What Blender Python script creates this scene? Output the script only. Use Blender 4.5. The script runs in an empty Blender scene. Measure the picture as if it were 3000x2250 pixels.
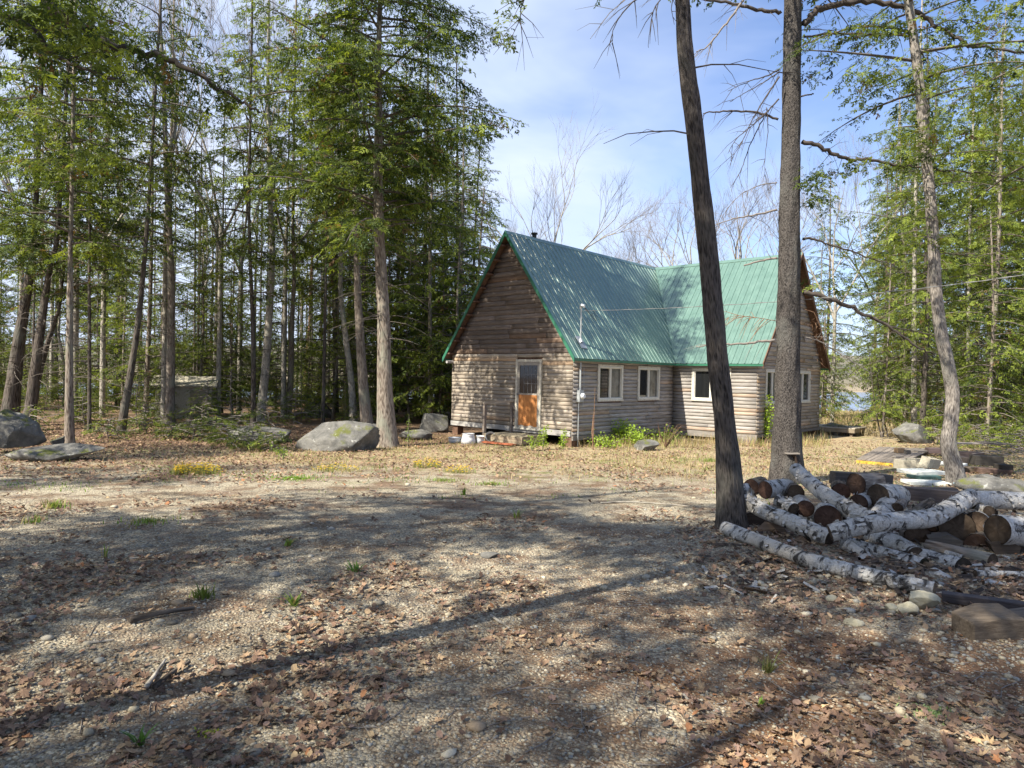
import bpy, bmesh, math, random
import numpy as np
from mathutils import Vector, Matrix
R=math.radians
S=bpy.context.scene
C=S.collection
# ------------------------------------------------------------------ camera, sky, sun
CAMH=1.7; FPX=1997.3; PITCH=R(0.737); ROLL=R(1.194)
cd=bpy.data.cameras.new('camera'); cam=bpy.data.objects.new('camera',cd); C.objects.link(cam)
cd.sensor_width=36; cd.lens=36*FPX/3000; cd.clip_end=3000; cd.clip_start=.05
cam.matrix_world=Matrix.Translation((0,0,CAMH))@Matrix.Rotation(R(90)-PITCH,4,'X')@Matrix.Rotation(ROLL,4,'Z')
S.camera=cam
SUN_AZ=R(52); SUN_EL=R(46)       # azimuth the light travels to (from +Y towards +X)
W=bpy.data.worlds.new('World'); S.world=W; W.use_nodes=True
nt=W.node_tree; nt.nodes.clear(); N=nt.nodes.new; Lk=nt.links.new
out=N('ShaderNodeOutputWorld'); bg=N('ShaderNodeBackground'); sky=N('ShaderNodeTexSky'); sky.sky_type='NISHITA'; sky.sun_disc=False
sky.sun_elevation=SUN_EL; sky.sun_rotation=SUN_AZ+math.pi; sky.air_density=1.0; sky.dust_density=.8; sky.ozone_density=2.0
tc=N('ShaderNodeTexCoord'); mp=N('ShaderNodeMapping'); mp.inputs['Scale'].default_value=(1.0,1.6,3.2); mp.inputs['Rotation'].default_value=(0.2,.55,.3)
nz=N('ShaderNodeTexNoise'); nz.inputs['Scale'].default_value=1.7; nz.inputs['Detail'].default_value=5; nz.inputs['Roughness'].default_value=.5; nz.inputs['Distortion'].default_value=.35
rp=N('ShaderNodeValToRGB'); rp.color_ramp.elements[0].position=.42; rp.color_ramp.elements[1].position=.85
rp.color_ramp.elements[0].color=(.0,.0,.0,1); rp.color_ramp.elements[1].color=(1,1,1,1)
# more thin cloud low down and to the left of the picture
sp=N('ShaderNodeSeparateXYZ'); Lk(tc.outputs['Generated'],sp.inputs[0])
lo=N('ShaderNodeMapRange'); lo.inputs[1].default_value=.0; lo.inputs[2].default_value=.5; lo.inputs[3].default_value=.55; lo.inputs[4].default_value=0
Lk(sp.outputs['Z'],lo.inputs[0])
lf=N('ShaderNodeMapRange'); lf.inputs[1].default_value=-.6; lf.inputs[2].default_value=.35; lf.inputs[3].default_value=.5; lf.inputs[4].default_value=0
Lk(sp.outputs['X'],lf.inputs[0])
a1=N('ShaderNodeMath'); a1.operation='ADD'; Lk(rp.outputs[0],a1.inputs[0]); Lk(lo.outputs[0],a1.inputs[1])
a2=N('ShaderNodeMath'); a2.operation='ADD'; a2.use_clamp=True; Lk(a1.outputs[0],a2.inputs[0]); Lk(lf.outputs[0],a2.inputs[1])
mx=N('ShaderNodeMix'); mx.data_type='RGBA'; mx.inputs['B'].default_value=(7.9,9.0,11.3,1)
tint=N('ShaderNodeMix'); tint.data_type='RGBA'; tint.blend_type='MULTIPLY'; tint.inputs['Factor'].default_value=1; tint.inputs['B'].default_value=(1.45,1.65,2.05,1)
Lk(tc.outputs['Generated'],mp.inputs[0]); Lk(mp.outputs[0],nz.inputs['Vector']); Lk(nz.outputs['Fac'],rp.inputs[0])
Lk(sky.outputs[0],tint.inputs['A']); Lk(tint.outputs['Result'],mx.inputs['A']); Lk(a2.outputs[0],mx.inputs['Factor'])
Lk(mx.outputs['Result'],bg.inputs[0]); bg.inputs[1].default_value=.05; Lk(bg.outputs[0],out.inputs[0])
sd=bpy.data.lights.new('sun','SUN'); sd.energy=5.0; sd.angle=R(.55); sd.color=(1,.93,.79)
so=bpy.data.objects.new('sun',sd); C.objects.link(so)
SV=Vector((math.sin(SUN_AZ)*math.cos(SUN_EL),math.cos(SUN_AZ)*math.cos(SUN_EL),-math.sin(SUN_EL)))
so.rotation_euler=SV.to_track_quat('-Z','Y').to_euler(); so.location=(-10,-10,30)
S.view_settings.view_transform='Standard'; S.view_settings.look='None'; S.view_settings.gamma=1; S.view_settings.exposure=1.2
S.render.engine='CYCLES'
try: S.cycles.max_bounces=6; S.cycles.transparent_max_bounces=4; S.cycles.diffuse_bounces=3; S.cycles.transmission_bounces=3
except Exception: pass
# ------------------------------------------------------------------ helpers
rng=np.random.default_rng(7); random.seed(7)
def vnoise(x,y,s=0):
    x=np.asarray(x,float); y=np.asarray(y,float)
    xi=np.floor(x).astype(np.int64); yi=np.floor(y).astype(np.int64); fx=x-xi; fy=y-yi
    fx=fx*fx*(3-2*fx); fy=fy*fy*(3-2*fy)
    def h(a,b):
        n=(a*374761393+b*668265263+s*69069)&0x7fffffff
        n=((n^(n>>13))*1274126177)&0x7fffffff
        return ((n^(n>>16))&0xffff)/65535.
    return (h(xi,yi)*(1-fx)+h(xi+1,yi)*fx)*(1-fy)+(h(xi,yi+1)*(1-fx)+h(xi+1,yi+1)*fx)*fy
def fbm(x,y,s=0,o=4):
    r=0;a=.5;t=0
    for i in range(o): r=r+a*vnoise(np.asarray(x)*2**i,np.asarray(y)*2**i,s+i*17); t+=a; a*=.5
    return r/t
def sst(a,b,x):
    t=np.clip((np.asarray(x,float)-a)/(b-a),0,1); return t*t*(3-2*t)
def gz(x,y):
    x=np.asarray(x,float); y=np.asarray(y,float)
    z=-.35*sst(6,19,y)+.05*(fbm(x*.35,y*.35,3)-.5)*sst(1,5,y)+.018*(fbm(x*2.2,y*2.2,9)-.5)
    z=z+.25*sst(20,26,y)*sst(-1,-7,x)*(fbm(x*.25,y*.25,5))          # lumpy wood floor
    z=z+.10*np.exp(-((x-6.5)**2+(y-8)**2)/6)
    near=46+4*sst(-10,14,x)+5*(fbm(x*.05,3+0*x,8)-.5)
    far=118+85*sst(-15,45,x)+14*(fbm(x*.02,7+0*x,2)-.5)
    z=z-1.5*sst(near,near+6,y)
    z=z+1.15*sst(far,far+30,y)
    hill=sst(170,420,y+.25*np.abs(x)*0)*(9+16*fbm(x*.006,y*.004,21))
    z=z+hill*sst(0,1,(y-far)/60)
    z=z-3*sst(-4,-60,y)*0
    return z
def ray(px,py):
    u0=px-1500; v0=py-1125; c,s=math.cos(ROLL),math.sin(ROLL)
    u=u0*c+v0*s; v=-u0*s+v0*c; Z2=-v/FPX
    return Vector((u/FPX, math.cos(PITCH)+Z2*math.sin(PITCH), -math.sin(PITCH)+Z2*math.cos(PITCH)))
def D(px,py,Y):
    r=ray(px,py); return Vector((0,0,CAMH))+r*(Y/r.y)
def G(px,py):
    r=ray(px,py); Y=10.
    for _ in range(60):
        p=D(px,py,Y); z=float(gz(p.x,p.y)); Yn=(z-CAMH)/r.z*r.y if r.z<0 else 60
        Y=Y*.5+min(max(Yn,1.5),200)*.5
    p=D(px,py,Y); return Vector((p.x,p.y,float(gz(p.x,p.y))))
def tag(o,label=None,cat=None,group=None,kind=None):
    if label: o['label']=label
    if cat: o['category']=cat
    if group: o['group']=group
    if kind: o['kind']=kind
    return o
def empty(name,loc,rz=0):
    o=bpy.data.objects.new(name,None); C.objects.link(o); o.location=loc; o.rotation_euler=(0,0,rz); o.empty_display_size=.2; return o
class MB:
    def __init__(s): s.V=[];s.Q=[];s.T=[];s.Cc=[];s.TC=[];s.n=0
    def add(s,V,Q=None,T=None,col=None,tcv=None):
        V=np.asarray(V,float).reshape(-1,3); n=len(V)
        if Q is not None and len(Q): s.Q.append(np.asarray(Q,int)+s.n)
        if T is not None and len(T): s.T.append(np.asarray(T,int)+s.n)
        s.V.append(V)
        if col is None: col=(.5,.5,.5)
        c=np.asarray(col,float)
        if c.ndim==1: c=np.tile(c,(n,1))
        s.Cc.append(c); s.TC.append(V if tcv is None else np.asarray(tcv,float)); s.n+=n
    def box(s,lo,hi,col=None,M=None):
        x0,y0,z0=lo;x1,y1,z1=hi
        V=np.array([(x0,y0,z0),(x1,y0,z0),(x1,y1,z0),(x0,y1,z0),(x0,y0,z1),(x1,y0,z1),(x1,y1,z1),(x0,y1,z1)],float)
        Q=[(0,3,2,1),(4,5,6,7),(0,1,5,4),(1,2,6,5),(2,3,7,6),(3,0,4,7)]
        tv=V.copy()
        if M is not None: V=np.array([M@Vector(v) for v in V])
        s.add(V,Q,None,col,tv)
    def bar(s,a,b,w,h,col=None,up=(0,0,1)):
        a=Vector(a);b=Vector(b);d=(b-a);L=d.length;d.normalize(); sd_=d.cross(Vector(up))
        if sd_.length<1e-4: sd_=d.cross(Vector((1,0,0)))
        sd_.normalize(); u=sd_.cross(d)
        M=Matrix((( d.x,sd_.x,u.x,a.x),(d.y,sd_.y,u.y,a.y),(d.z,sd_.z,u.z,a.z),(0,0,0,1)))
        s.box((0,-w/2,-h/2),(L,w/2,h/2),col,M)
    def tube(s,P,r,sides=8,col=None,cap=False,rough=0,rs=0,ridge=0):
        P=np.asarray(P,float); n=len(P); r=np.broadcast_to(np.asarray(r,float),(n,))
        T_=np.gradient(P,axis=0); T_/=np.linalg.norm(T_,axis=1)[:,None]+1e-12
        ref=np.array((0,0,1.)) if abs(T_[0][2])<.8 else np.array((1.,0,0))
        A=np.cross(T_[0],ref); A/=np.linalg.norm(A); fr=[]
        for i in range(n):
            A=A-T_[i]*A.dot(T_[i]); A/=np.linalg.norm(A)+1e-12; fr.append(A.copy())
        fr=np.array(fr); B=np.cross(T_,fr)
        th=np.arange(sides)/sides*2*math.pi
        L=np.concatenate([[0],np.cumsum(np.linalg.norm(np.diff(P,axis=0),axis=1))])
        rr=r[:,None]*np.ones(sides)
        if rough:
            rr=rr*(1+rough*(fbm(np.cos(th)[None,:]*2.2+L[:,None]*1.4+rs,np.sin(th)[None,:]*2.2+L[:,None]*.9+rs,int(rs)+1,3)-.5)*2)
        if ridge:
            rr=rr*(1+ridge*(fbm(np.cos(th)[None,:]*5+rs+L[:,None]*.7,np.sin(th)[None,:]*5+L[:,None]*1.5,int(rs)+9,3)-.5)*2+ridge*.6*(vnoise(np.arange(sides)[None,:]*.55+0*L[:,None],L[:,None]*5,4)-.5))
        V=P[:,None,:]+rr[:,:,None]*(np.cos(th)[None,:,None]*fr[:,None,:]+np.sin(th)[None,:,None]*B[:,None,:])
        tv=np.stack([np.cos(th)[None,:]*r[:,None],np.sin(th)[None,:]*r[:,None],L[:,None]+np.zeros(sides)[None,:]],-1)+rs*3.7
        i=np.arange(n-1)[:,None]*sides; j=np.arange(sides)[None,:]; k=(j+1)%sides
        Q=np.stack([i+j,i+k,i+sides+k,i+sides+j],-1).reshape(-1,4)
        Tt=[]
        V=V.reshape(-1,3); tv=tv.reshape(-1,3)
        if cap:
            V=np.vstack([V,P[0],P[-1]]); tv=np.vstack([tv,tv[:sides].mean(0),tv[-sides:].mean(0)]); m=n*sides
            for q in range(sides): Tt.append((m,(q+1)%sides,q)); Tt.append((m+1,(n-1)*sides+q,(n-1)*sides+(q+1)%sides))
        s.add(V,Q,Tt,col,tv)
    def mesh(s,name,smooth=False):
        V=np.vstack(s.V); me=bpy.data.meshes.new(name)
        Q=np.vstack(s.Q) if s.Q else np.zeros((0,4),int); T=np.vstack(s.T) if s.T else np.zeros((0,3),int)
        me.vertices.add(len(V)); me.vertices.foreach_set('co',V.ravel().astype(np.float32))
        nl=len(Q)*4+len(T)*3; me.loops.add(nl); me.loops.foreach_set('vertex_index',np.concatenate([Q.ravel(),T.ravel()]).astype(np.int32))
        me.polygons.add(len(Q)+len(T))
        st=np.concatenate([np.arange(len(Q))*4,len(Q)*4+np.arange(len(T))*3]).astype(np.int32)
        me.polygons.foreach_set('loop_start',st)
        me.polygons.foreach_set('use_smooth',np.full(len(Q)+len(T),bool(smooth)))
        me.update(calc_edges=True)
        a=me.color_attributes.new('Col','FLOAT_COLOR','POINT'); c=np.ones((len(V),4),np.float32); c[:,:3]=np.vstack(s.Cc); a.data.foreach_set('color',c.ravel())
        b=me.attributes.new('tc','FLOAT_VECTOR','POINT'); b.data.foreach_set('vector',np.vstack(s.TC).ravel().astype(np.float32))
        return me
    def build(s,name,mat,parent=None,smooth=False,loc=None):
        me=s.mesh(name,smooth); me.materials.append(mat)
        if loc is not None: me.transform(Matrix.Translation(-Vector(loc)))
        o=bpy.data.objects.new(name,me); C.objects.link(o)
        if loc is not None: o.location=loc
        if parent is not None: o.parent=parent
        return o
def relparent(o,root):           # parent a mesh built in world coordinates to a thing's Empty
    o.parent=root; o.matrix_parent_inverse=Matrix.Translation(-Vector(root.location)); return o
def copy_tree(o,parent=None):
    c=o.copy(); C.objects.link(c)
    if parent is not None: c.parent=parent
    for ch in list(o.children): copy_tree(ch,c)
    return c
# ------------------------------------------------------------------ materials
class NM:
    def __init__(s,name,rough=.8,spec=.3):
        m=bpy.data.materials.new(name); m.use_nodes=True; s.m=m; s.t=m.node_tree; s.b=s.t.nodes['Principled BSDF']; s.b.inputs['Roughness'].default_value=rough
        s.b.inputs['Specular IOR Level'].default_value=spec
    def n(s,k,**kw):
        x=s.t.nodes.new(k)
        for a,v in kw.items(): setattr(x,a,v)
        return x
    def l(s,a,b): s.t.links.new(a,b)
    def vec(s,attr='tc',scale=(1,1,1)):
        mpn=s.n('ShaderNodeMapping'); mpn.inputs['Scale'].default_value=scale
        if attr=='obj': c=s.n('ShaderNodeTexCoord'); s.l(c.outputs['Object'],mpn.inputs[0])
        elif attr=='geo': c=s.n('ShaderNodeNewGeometry'); s.l(c.outputs['Position'],mpn.inputs[0])
        else: c=s.n('ShaderNodeAttribute',attribute_name=attr); s.l(c.outputs['Vector'],mpn.inputs[0])
        return mpn.outputs[0]
    def noise(s,v,sc,det=4,ro=.55,dist=0):
        x=s.n('ShaderNodeTexNoise'); x.inputs['Scale'].default_value=sc; x.inputs['Detail'].default_value=det; x.inputs['Roughness'].default_value=ro; x.inputs['Distortion'].default_value=dist
        s.l(v,x.inputs['Vector']); return x.outputs['Fac']
    def vor(s,v,sc,feat='F1',o='Distance'):
        x=s.n('ShaderNodeTexVoronoi',feature=feat); x.inputs['Scale'].default_value=sc; s.l(v,x.inputs['Vector']); return x.outputs[o]
    def ramp(s,f,stops):
        x=s.n('ShaderNodeValToRGB'); e=x.color_ramp.elements
        while len(e)<len(stops): e.new(.5)
        for i,(p,c) in enumerate(stops):
            e[i].position=p; e[i].color=(*c,1) if not np.isscalar(c) else (c,c,c,1)
        s.l(f,x.inputs[0]); return x.outputs[0]
    def mix(s,f,a,b,mode='MIX'):
        x=s.n('ShaderNodeMix',data_type='RGBA',blend_type=mode)
        for k,v in (('Factor',f),('A',a),('B',b)):
            i=x.inputs[k] if k=='Factor' else x.inputs[k]
            if hasattr(v,'is_output') : s.l(v,i)
            elif np.isscalar(v): i.default_value=v
            else: i.default_value=(*v,1)
        return x.outputs['Result']
    def math(s,op,a,b=0,clamp=False):
        x=s.n('ShaderNodeMath',operation=op); x.use_clamp=clamp
        for i,v in ((0,a),(1,b)):
            if hasattr(v,'is_output'): s.l(v,x.inputs[i])
            else: x.inputs[i].default_value=v
        return x.outputs[0]
    def bump(s,h,st=.5,dist=.02):
        x=s.n('ShaderNodeBump'); x.inputs['Strength'].default_value=st; x.inputs['Distance'].default_value=dist; s.l(h,x.inputs['Height']); s.l(x.outputs[0],s.b.inputs['Normal'])
    def col(s,c): s.l(c,s.b.inputs['Base Color'])
    def attr(s,name='Col'): return s.n('ShaderNodeAttribute',attribute_name=name).outputs['Color']
def plain(name,c,rough=.6,metal=0,var=.25,sc=8,spec=.3):
    m=NM(name,rough,spec); v=m.vec('obj'); f=m.noise(v,sc,5,.6)
    m.col(m.ramp(f,[(.3,tuple(x*(1-var) for x in c)),(.7,tuple(min(1,x*(1+var)) for x in c))])); m.b.inputs['Metallic'].default_value=metal
    m.bump(f,.2,.002); return m.m
def bark(name,dark,light,sc=9,stretch=.22,lichen=None,bst=.9,bd=.02):
    m=NM(name,.9,.15); v=m.vec('tc',(1,1,stretch)); f=m.noise(v,sc,6,.65,.6); g=m.vor(v,sc*2.2,'F1'); h=m.math('ADD',f,m.math('MULTIPLY',g,.5))
    c=m.ramp(h,[(.35,tuple(x*.45 for x in dark)),(.55,dark),(.85,light)])
    v2=m.vec('tc',(1,1,.6)); big=m.noise(v2,2.3,4,.6)
    if lichen: c=m.mix(m.ramp(big,[(.52,0),(.66,.75)]),c,lichen)
    c=m.mix(m.math('MULTIPLY',m.noise(v2,1.1,2),.6),c,m.mix(1,c,(.55,.5,.45),'MULTIPLY'))
    m.col(c); m.bump(h,bst,bd); return m.m
def birch(name):
    m=NM(name,.62,.25); v=m.vec('tc',(1.2,1.2,9)); v2=m.vec('tc',(1,1,1)); lent=m.noise(v,7,4,.7,.4)
    patch=m.noise(m.vec('tc',(1,1,1.6)),5.5,5,.65,1.0); fine=m.noise(v2,60,3,.6)
    c=m.ramp(fine,[(.3,(.30,.29,.275)),(.7,(.55,.54,.52))])
    c=m.mix(m.ramp(m.noise(v2,2.2,3),[(.42,0),(.7,.7)]),c,(.50,.43,.34))
    c=m.mix(m.ramp(lent,[(.60,0),(.67,.85)]),c,(.06,.05,.045))
    c=m.mix(m.ramp(patch,[(.54,0),(.60,.95)]),c,(.035,.03,.026))
    m.col(c); m.bump(m.math('SUBTRACT',fine,m.math('MULTIPLY',m.ramp(patch,[(.52,0),(.6,1)]),1.6)),.8,.012); return m.m
def leafmat(name,tr=.4,rough=.55,spec=.25):
    m=NM(name,rough,spec); a=m.attr(); m.col(a); t=m.n('ShaderNodeBsdfTranslucent'); ms=m.n('ShaderNodeMixShader'); ms.inputs[0].default_value=tr
    tcn=m.mix(1,a,(1.25,1.2,.55),'MULTIPLY'); m.l(tcn,t.inputs[0])
    o=m.t.nodes['Material Output']; m.l(m.b.outputs[0],ms.inputs[1]); m.l(t.outputs[0],ms.inputs[2]); m.l(ms.outputs[0],o.inputs[0]); return m.m
M={}
M['bark_hem']=bark('hemlock_bark',(.11,.085,.07),(.30,.26,.22),14,.2,(.26,.27,.22))
M['bark_dark']=bark('dark_bark',(.045,.038,.032),(.14,.12,.105),13,.18,(.14,.14,.12))
M['bark_pale']=bark('pale_bark',(.20,.18,.155),(.42,.39,.34),11,.35,(.36,.37,.31))
M['bark_red']=bark('red_bark',(.13,.07,.045),(.32,.20,.13),16,.3,(.22,.16,.08))
M['bark_oak']=bark('ridged_bark',(.036,.032,.029),(.125,.11,.10),30,.16,(.12,.118,.105),1,.03)
M['bark_pine']=bark('scaly_bark',(.028,.026,.025),(.11,.10,.094),34,.36,(.13,.128,.12),1,.03)
M['bark_maple']=bark('shaggy_bark',(.12,.105,.095),(.36,.33,.30),30,.16,(.30,.29,.26),1,.03)
M['twig']=plain('dead_twig',(.20,.175,.155),.9); M['twig_dark']=plain('dark_twig',(.07,.058,.05),.9)
M['birch']=birch('birch_bark'); M['bough']=plain('bough_wood',(.115,.098,.082),.9)
M['needle']=leafmat('hemlock_needles',.45); M['leaf']=leafmat('fresh_leaves',.45); M['grass']=leafmat('grass_blades',.35)
m=NM('dead_leaves',.7,.3); a=m.attr(); v=m.vec('tc'); m.col(m.mix(m.ramp(m.noise(v,40,3),[(.4,0),(.75,.55)]),a,m.mix(1,a,(.5,.45,.42),'MULTIPLY')))
t=m.n('ShaderNodeBsdfTranslucent'); ms=m.n('ShaderNodeMixShader'); ms.inputs[0].default_value=.12; m.l(a,t.inputs[0]); o=m.t.nodes['Material Output']
m.l(m.b.outputs[0],ms.inputs[1]); m.l(t.outputs[0],ms.inputs[2]); m.l(ms.outputs[0],o.inputs[0]); M['dead']=m.m
m=NM('pebbles',.75,.3); a=m.attr(); v=m.vec('tc'); m.col(m.mix(m.ramp(m.noise(v,90,4),[(.35,0),(.7,.6)]),a,m.mix(1,a,(.6,.6,.6),'MULTIPLY'))); M['pebble']=m.m
m=NM('cut_wood',.85,.15); v=m.vec('tc'); f=m.noise(v,14,6,.65); a=m.attr(); sx3=m.n('ShaderNodeSeparateXYZ'); m.l(v,sx3.inputs[0]); rg_=m.math('SINE',m.math('ADD',m.math('MULTIPLY',sx3.outputs[0],520),m.math('MULTIPLY',f,5))); a=m.mix(m.ramp(rg_,[(.35,0),(.9,.5)]),a,m.mix(1,a,(.45,.4,.36),'MULTIPLY')); m.col(m.mix(m.ramp(f,[(.3,0),(.7,.8)]),a,m.mix(1,a,(.35,.3,.27),'MULTIPLY'))); m.bump(f,.5,.01); M['cut']=m.m
# weathered log siding, one tone per board in Col
m=NM('log_siding',.85,.2); a=m.attr(); v=m.vec('tc',(1.1,9,26)); g=m.noise(v,2.6,7,.65,.35); big=m.noise(m.vec('tc',(1,1,1.3)),1.3,5,.6)
spk=m.noise(m.vec('tc',(1,1,2)),34,3,.6)
c=m.mix(m.ramp(g,[(.34,.85),(.62,0)]),a,m.mix(1,a,(.42,.38,.36),'MULTIPLY'))
c=m.mix(m.ramp(big,[(.42,0),(.68,.6)]),c,m.mix(1,c,(1.35,1.35,1.38),'MULTIPLY'))
c=m.mix(m.ramp(spk,[(.66,0),(.72,.7)]),c,(.05,.035,.025))
m.col(c); m.bump(g,.45,.012); M['log']=m.m
m=NM('grey_wood',.85,.2); a=m.attr(); v=m.vec('tc',(1,1,1)); g=m.noise(m.vec('tc',(1.2,22,22)),2.5,7,.65,.3); c=m.mix(m.ramp(g,[(.35,.8),(.65,0)]),a,m.mix(1,a,(.4,.37,.35),'MULTIPLY')); m.col(c); m.bump(g,.5,.01); M['plank']=m.m
m=NM('green_metal',.34,.5); v=m.vec('geo'); g=m.noise(v,3,5,.6); g2=m.noise(v,40,3); c=m.ramp(g,[(.3,(.085,.155,.125)),(.7,(.11,.195,.16))]); c=m.mix(m.ramp(g2,[(.6,0),(.8,.35)]),c,(.13,.22,.18)); m.col(c)
st_=m.noise(m.vec('geo',(2.2,2.2,.25)),2,6,.7,.3); c=m.mix(m.ramp(st_,[(.45,0),(.75,.45)]),c,m.mix(1,c,(.62,.66,.68),'MULTIPLY')); m.col(c); m.l(m.ramp(g,[(.3,.26),(.7,.40)]),m.b.inputs['Roughness']); m.b.inputs['Coat Weight'].default_value=.7; m.b.inputs['Coat Roughness'].default_value=.22; M['roof']=m.m
M['trim_green']=plain('green_trim',(.03,.14,.085),.4,0,.15,6,.5)
M['white']=plain('white_vinyl',(.60,.58,.52),.45,0,.08); M['cream']=plain('worn_cream_paint',(.50,.47,.40),.7,0,.3,14)
m=NM('dark_glass',.06,.6); m.b.inputs['Base Color'].default_value=(.012,.013,.014,1); M['glass']=m.m
m=NM('screened_glass',.18,.5); v=m.vec('obj'); m.col(m.ramp(m.noise(v,3,3),[(.35,(.05,.05,.045)),(.65,(.16,.16,.145))])); M['screen']=m.m
M['muntin']=plain('dull_muntin',(.16,.16,.17),.5)
m=NM('orange_plywood',.7,.2); v=m.vec('obj',(6,6,1)); g=m.noise(v,3,5,.6,.5); m.col(m.ramp(g,[(.3,(.30,.115,.035)),(.6,(.46,.20,.07)),(.8,(.55,.28,.11))])); M['ply']=m.m
M['metal']=plain('galvanised_metal',(.42,.44,.45),.45,.6,.15); M['greybox']=plain('grey_painted_steel',(.36,.38,.39),.5,.2,.12)
M['black']=plain('underfloor_shade',(.012,.011,.010),.9,0,.1); M['rubber']=plain('black_cable',(.03,.03,.03),.6)
M['brownwood']=plain('dark_brown_wood',(.13,.075,.05),.85,0,.4,12); M['redwood']=plain('reddish_board',(.32,.10,.05),.8,0,.35,10)
M['bucket']=plain('white_plastic_pail',(.66,.68,.70),.5,0,.12); M['block']=plain('concrete_block',(.36,.33,.26),.9,0,.18,20); M['foam']=plain('white_foam',(.62,.64,.60),.8,0,.08,10)
M['teal']=plain('dark_teal_rim',(.05,.10,.095),.5); M['blue']=plain('pale_blue_board',(.38,.56,.66),.6,0,.1); M['yellow']=plain('yellow_edge',(.55,.34,.05),.8,0,.3,9)
M['wire']=plain('aluminium_cable',(.22,.22,.22),.5,.3)
m=NM('granite',.9,.2); v=m.vec('geo'); f=m.noise(v,3.2,8,.7,.3); sp_=m.noise(v,70,3,.7); c=m.ramp(f,[(.3,(.06,.06,.056)),(.5,(.14,.135,.125)),(.72,(.25,.24,.22))]); c=m.mix(m.ramp(sp_,[(.45,0),(.7,.5)]),c,(.09,.09,.085))
gn=m.n('ShaderNodeNewGeometry'); sx=m.n('ShaderNodeSeparateXYZ'); m.l(gn.outputs['Normal'],sx.inputs[0])
moss=m.math('MULTIPLY',m.ramp(m.noise(v,2.1,5,.7),[(.52,0),(.62,1)]),m.ramp(sx.outputs['Z'],[(.35,0),(.8,1)])); c=m.mix(moss,c,(.11,.12,.025)); c=m.mix(m.ramp(m.noise(v,5.5,4,.7),[(.62,0),(.70,.7)]),c,(.48,.48,.44)); m.col(c); m.bump(m.math('ADD',f,m.math('MULTIPLY',sp_,.15)),.8,.05); M['rock']=m.m
m=NM('pale_stone',.85,.25); v=m.vec('geo'); f=m.noise(v,9,5,.6); m.col(m.ramp(f,[(.3,(.30,.27,.19)),(.7,(.50,.46,.34))])); m.bump(f,.4,.02); M['stone']=m.m
# ground: gravel, leaf mould, dry straw, green
m=NM('gravel_ground',.92,.15); v=m.vec('geo'); 
vc=m.vor(v,55,'F1','Color'); vd=m.vor(v,55,'F1','Distance'); vc2=m.vor(v,130,'F1','Color'); vd2=m.vor(v,130,'F1','Distance')
s1=m.n('ShaderNodeSeparateColor'); m.l(vc,s1.inputs[0]); s2=m.n('ShaderNodeSeparateColor'); m.l(vc2,s2.inputs[0])
gc=m.ramp(s1.outputs[0],[(0,(.16,.14,.11)),(.35,(.36,.315,.235)),(.7,(.50,.44,.325)),(1,(.64,.58,.45))]); gc2=m.ramp(s2.outputs[1],[(0,(.17,.145,.11)),(.5,(.41,.355,.265)),(1,(.60,.54,.41))])
gr=m.mix(m.ramp(s1.outputs[2],[(.45,0),(.55,1)]),gc2,gc)
gr=m.mix(m.ramp(vd,[(.55,0),(.85,.75)]),gr,(.09,.075,.055))
gr=m.mix(m.ramp(m.noise(v,.9,4,.6),[(.35,0),(.75,.55)]),gr,m.mix(1,gr,(.62,.55,.47),'MULTIPLY'))
lm=m.ramp(m.noise(v,38,5,.7),[(.3,(.05,.032,.022)),(.5,(.17,.105,.07)),(.72,(.34,.24,.16))])
stv=m.noise(m.vec('geo',(1,3,1)),30,6,.75); straw=m.ramp(stv,[(.3,(.15,.105,.06)),(.55,(.42,.33,.20)),(.8,(.60,.50,.33))])
grn=m.ramp(m.noise(v,45,5,.7),[(.3,(.05,.07,.02)),(.7,(.22,.27,.07))])
sxy=m.n('ShaderNodeSeparateXYZ'); m.l(v,sxy.inputs[0])
rust=m.ramp(m.noise(v,42,5,.7),[(.3,(.06,.035,.022)),(.55,(.22,.12,.065)),(.75,(.36,.22,.12))])
rust_m=rust
yn=m.math('ADD',sxy.outputs['Y'],m.math('MULTIPLY',m.noise(v,.5,4,.6),6)); yn=m.math('SUBTRACT',yn,3)
c=m.mix(m.math('MULTIPLY',m.ramp(m.noise(v,.75,5,.65),[(.52,0),(.62,1)]),.8),gr,lm)
RUST=1
def mr(x,a,b):
    q=m.n('ShaderNodeMapRange'); q.clamp=True; q.inputs[1].default_value=a; q.inputs[2].default_value=b; m.l(x,q.inputs[0]); return q.outputs[0]
c=m.mix(m.ramp(m.noise(v,1.7,6,.7),[(.50,0),(.60,.75)]),c,m.mix(1,lm,(.8,.8,.75),'MULTIPLY'))
c=m.mix(m.math('MULTIPLY',m.math('MULTIPLY',mr(sxy.outputs['Y'],6.5,4),mr(sxy.outputs['X'],-.8,.8)),m.ramp(m.noise(v,1.1,5,.7),[(.40,.05),(.56,.95)])),c,rust)
c=m.mix(m.math('MULTIPLY',mr(yn,12.5,15.5),.85),c,straw)
c=m.mix(m.math('MULTIPLY',mr(yn,10,14),m.ramp(m.noise(v,1.6,5,.7),[(.54,0),(.64,.7)])),c,grn)
wood=m.math('MULTIPLY',mr(m.math('ADD',sxy.outputs['Y'],m.math('MULTIPLY',sxy.outputs['X'],-.35)),19.2,21),mr(m.math('MULTIPLY',sxy.outputs['X'],-1),-3.2,-1.5))
c=m.mix(m.math('MULTIPLY',wood,.9),c,lm)
c=m.mix(mr(sxy.outputs['Y'],100,125),c,m.ramp(m.noise(m.vec('geo',(.06,.6,.6)),1,5,.7),[(.35,(.16,.13,.09)),(.65,(.34,.28,.19))]))
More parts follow.
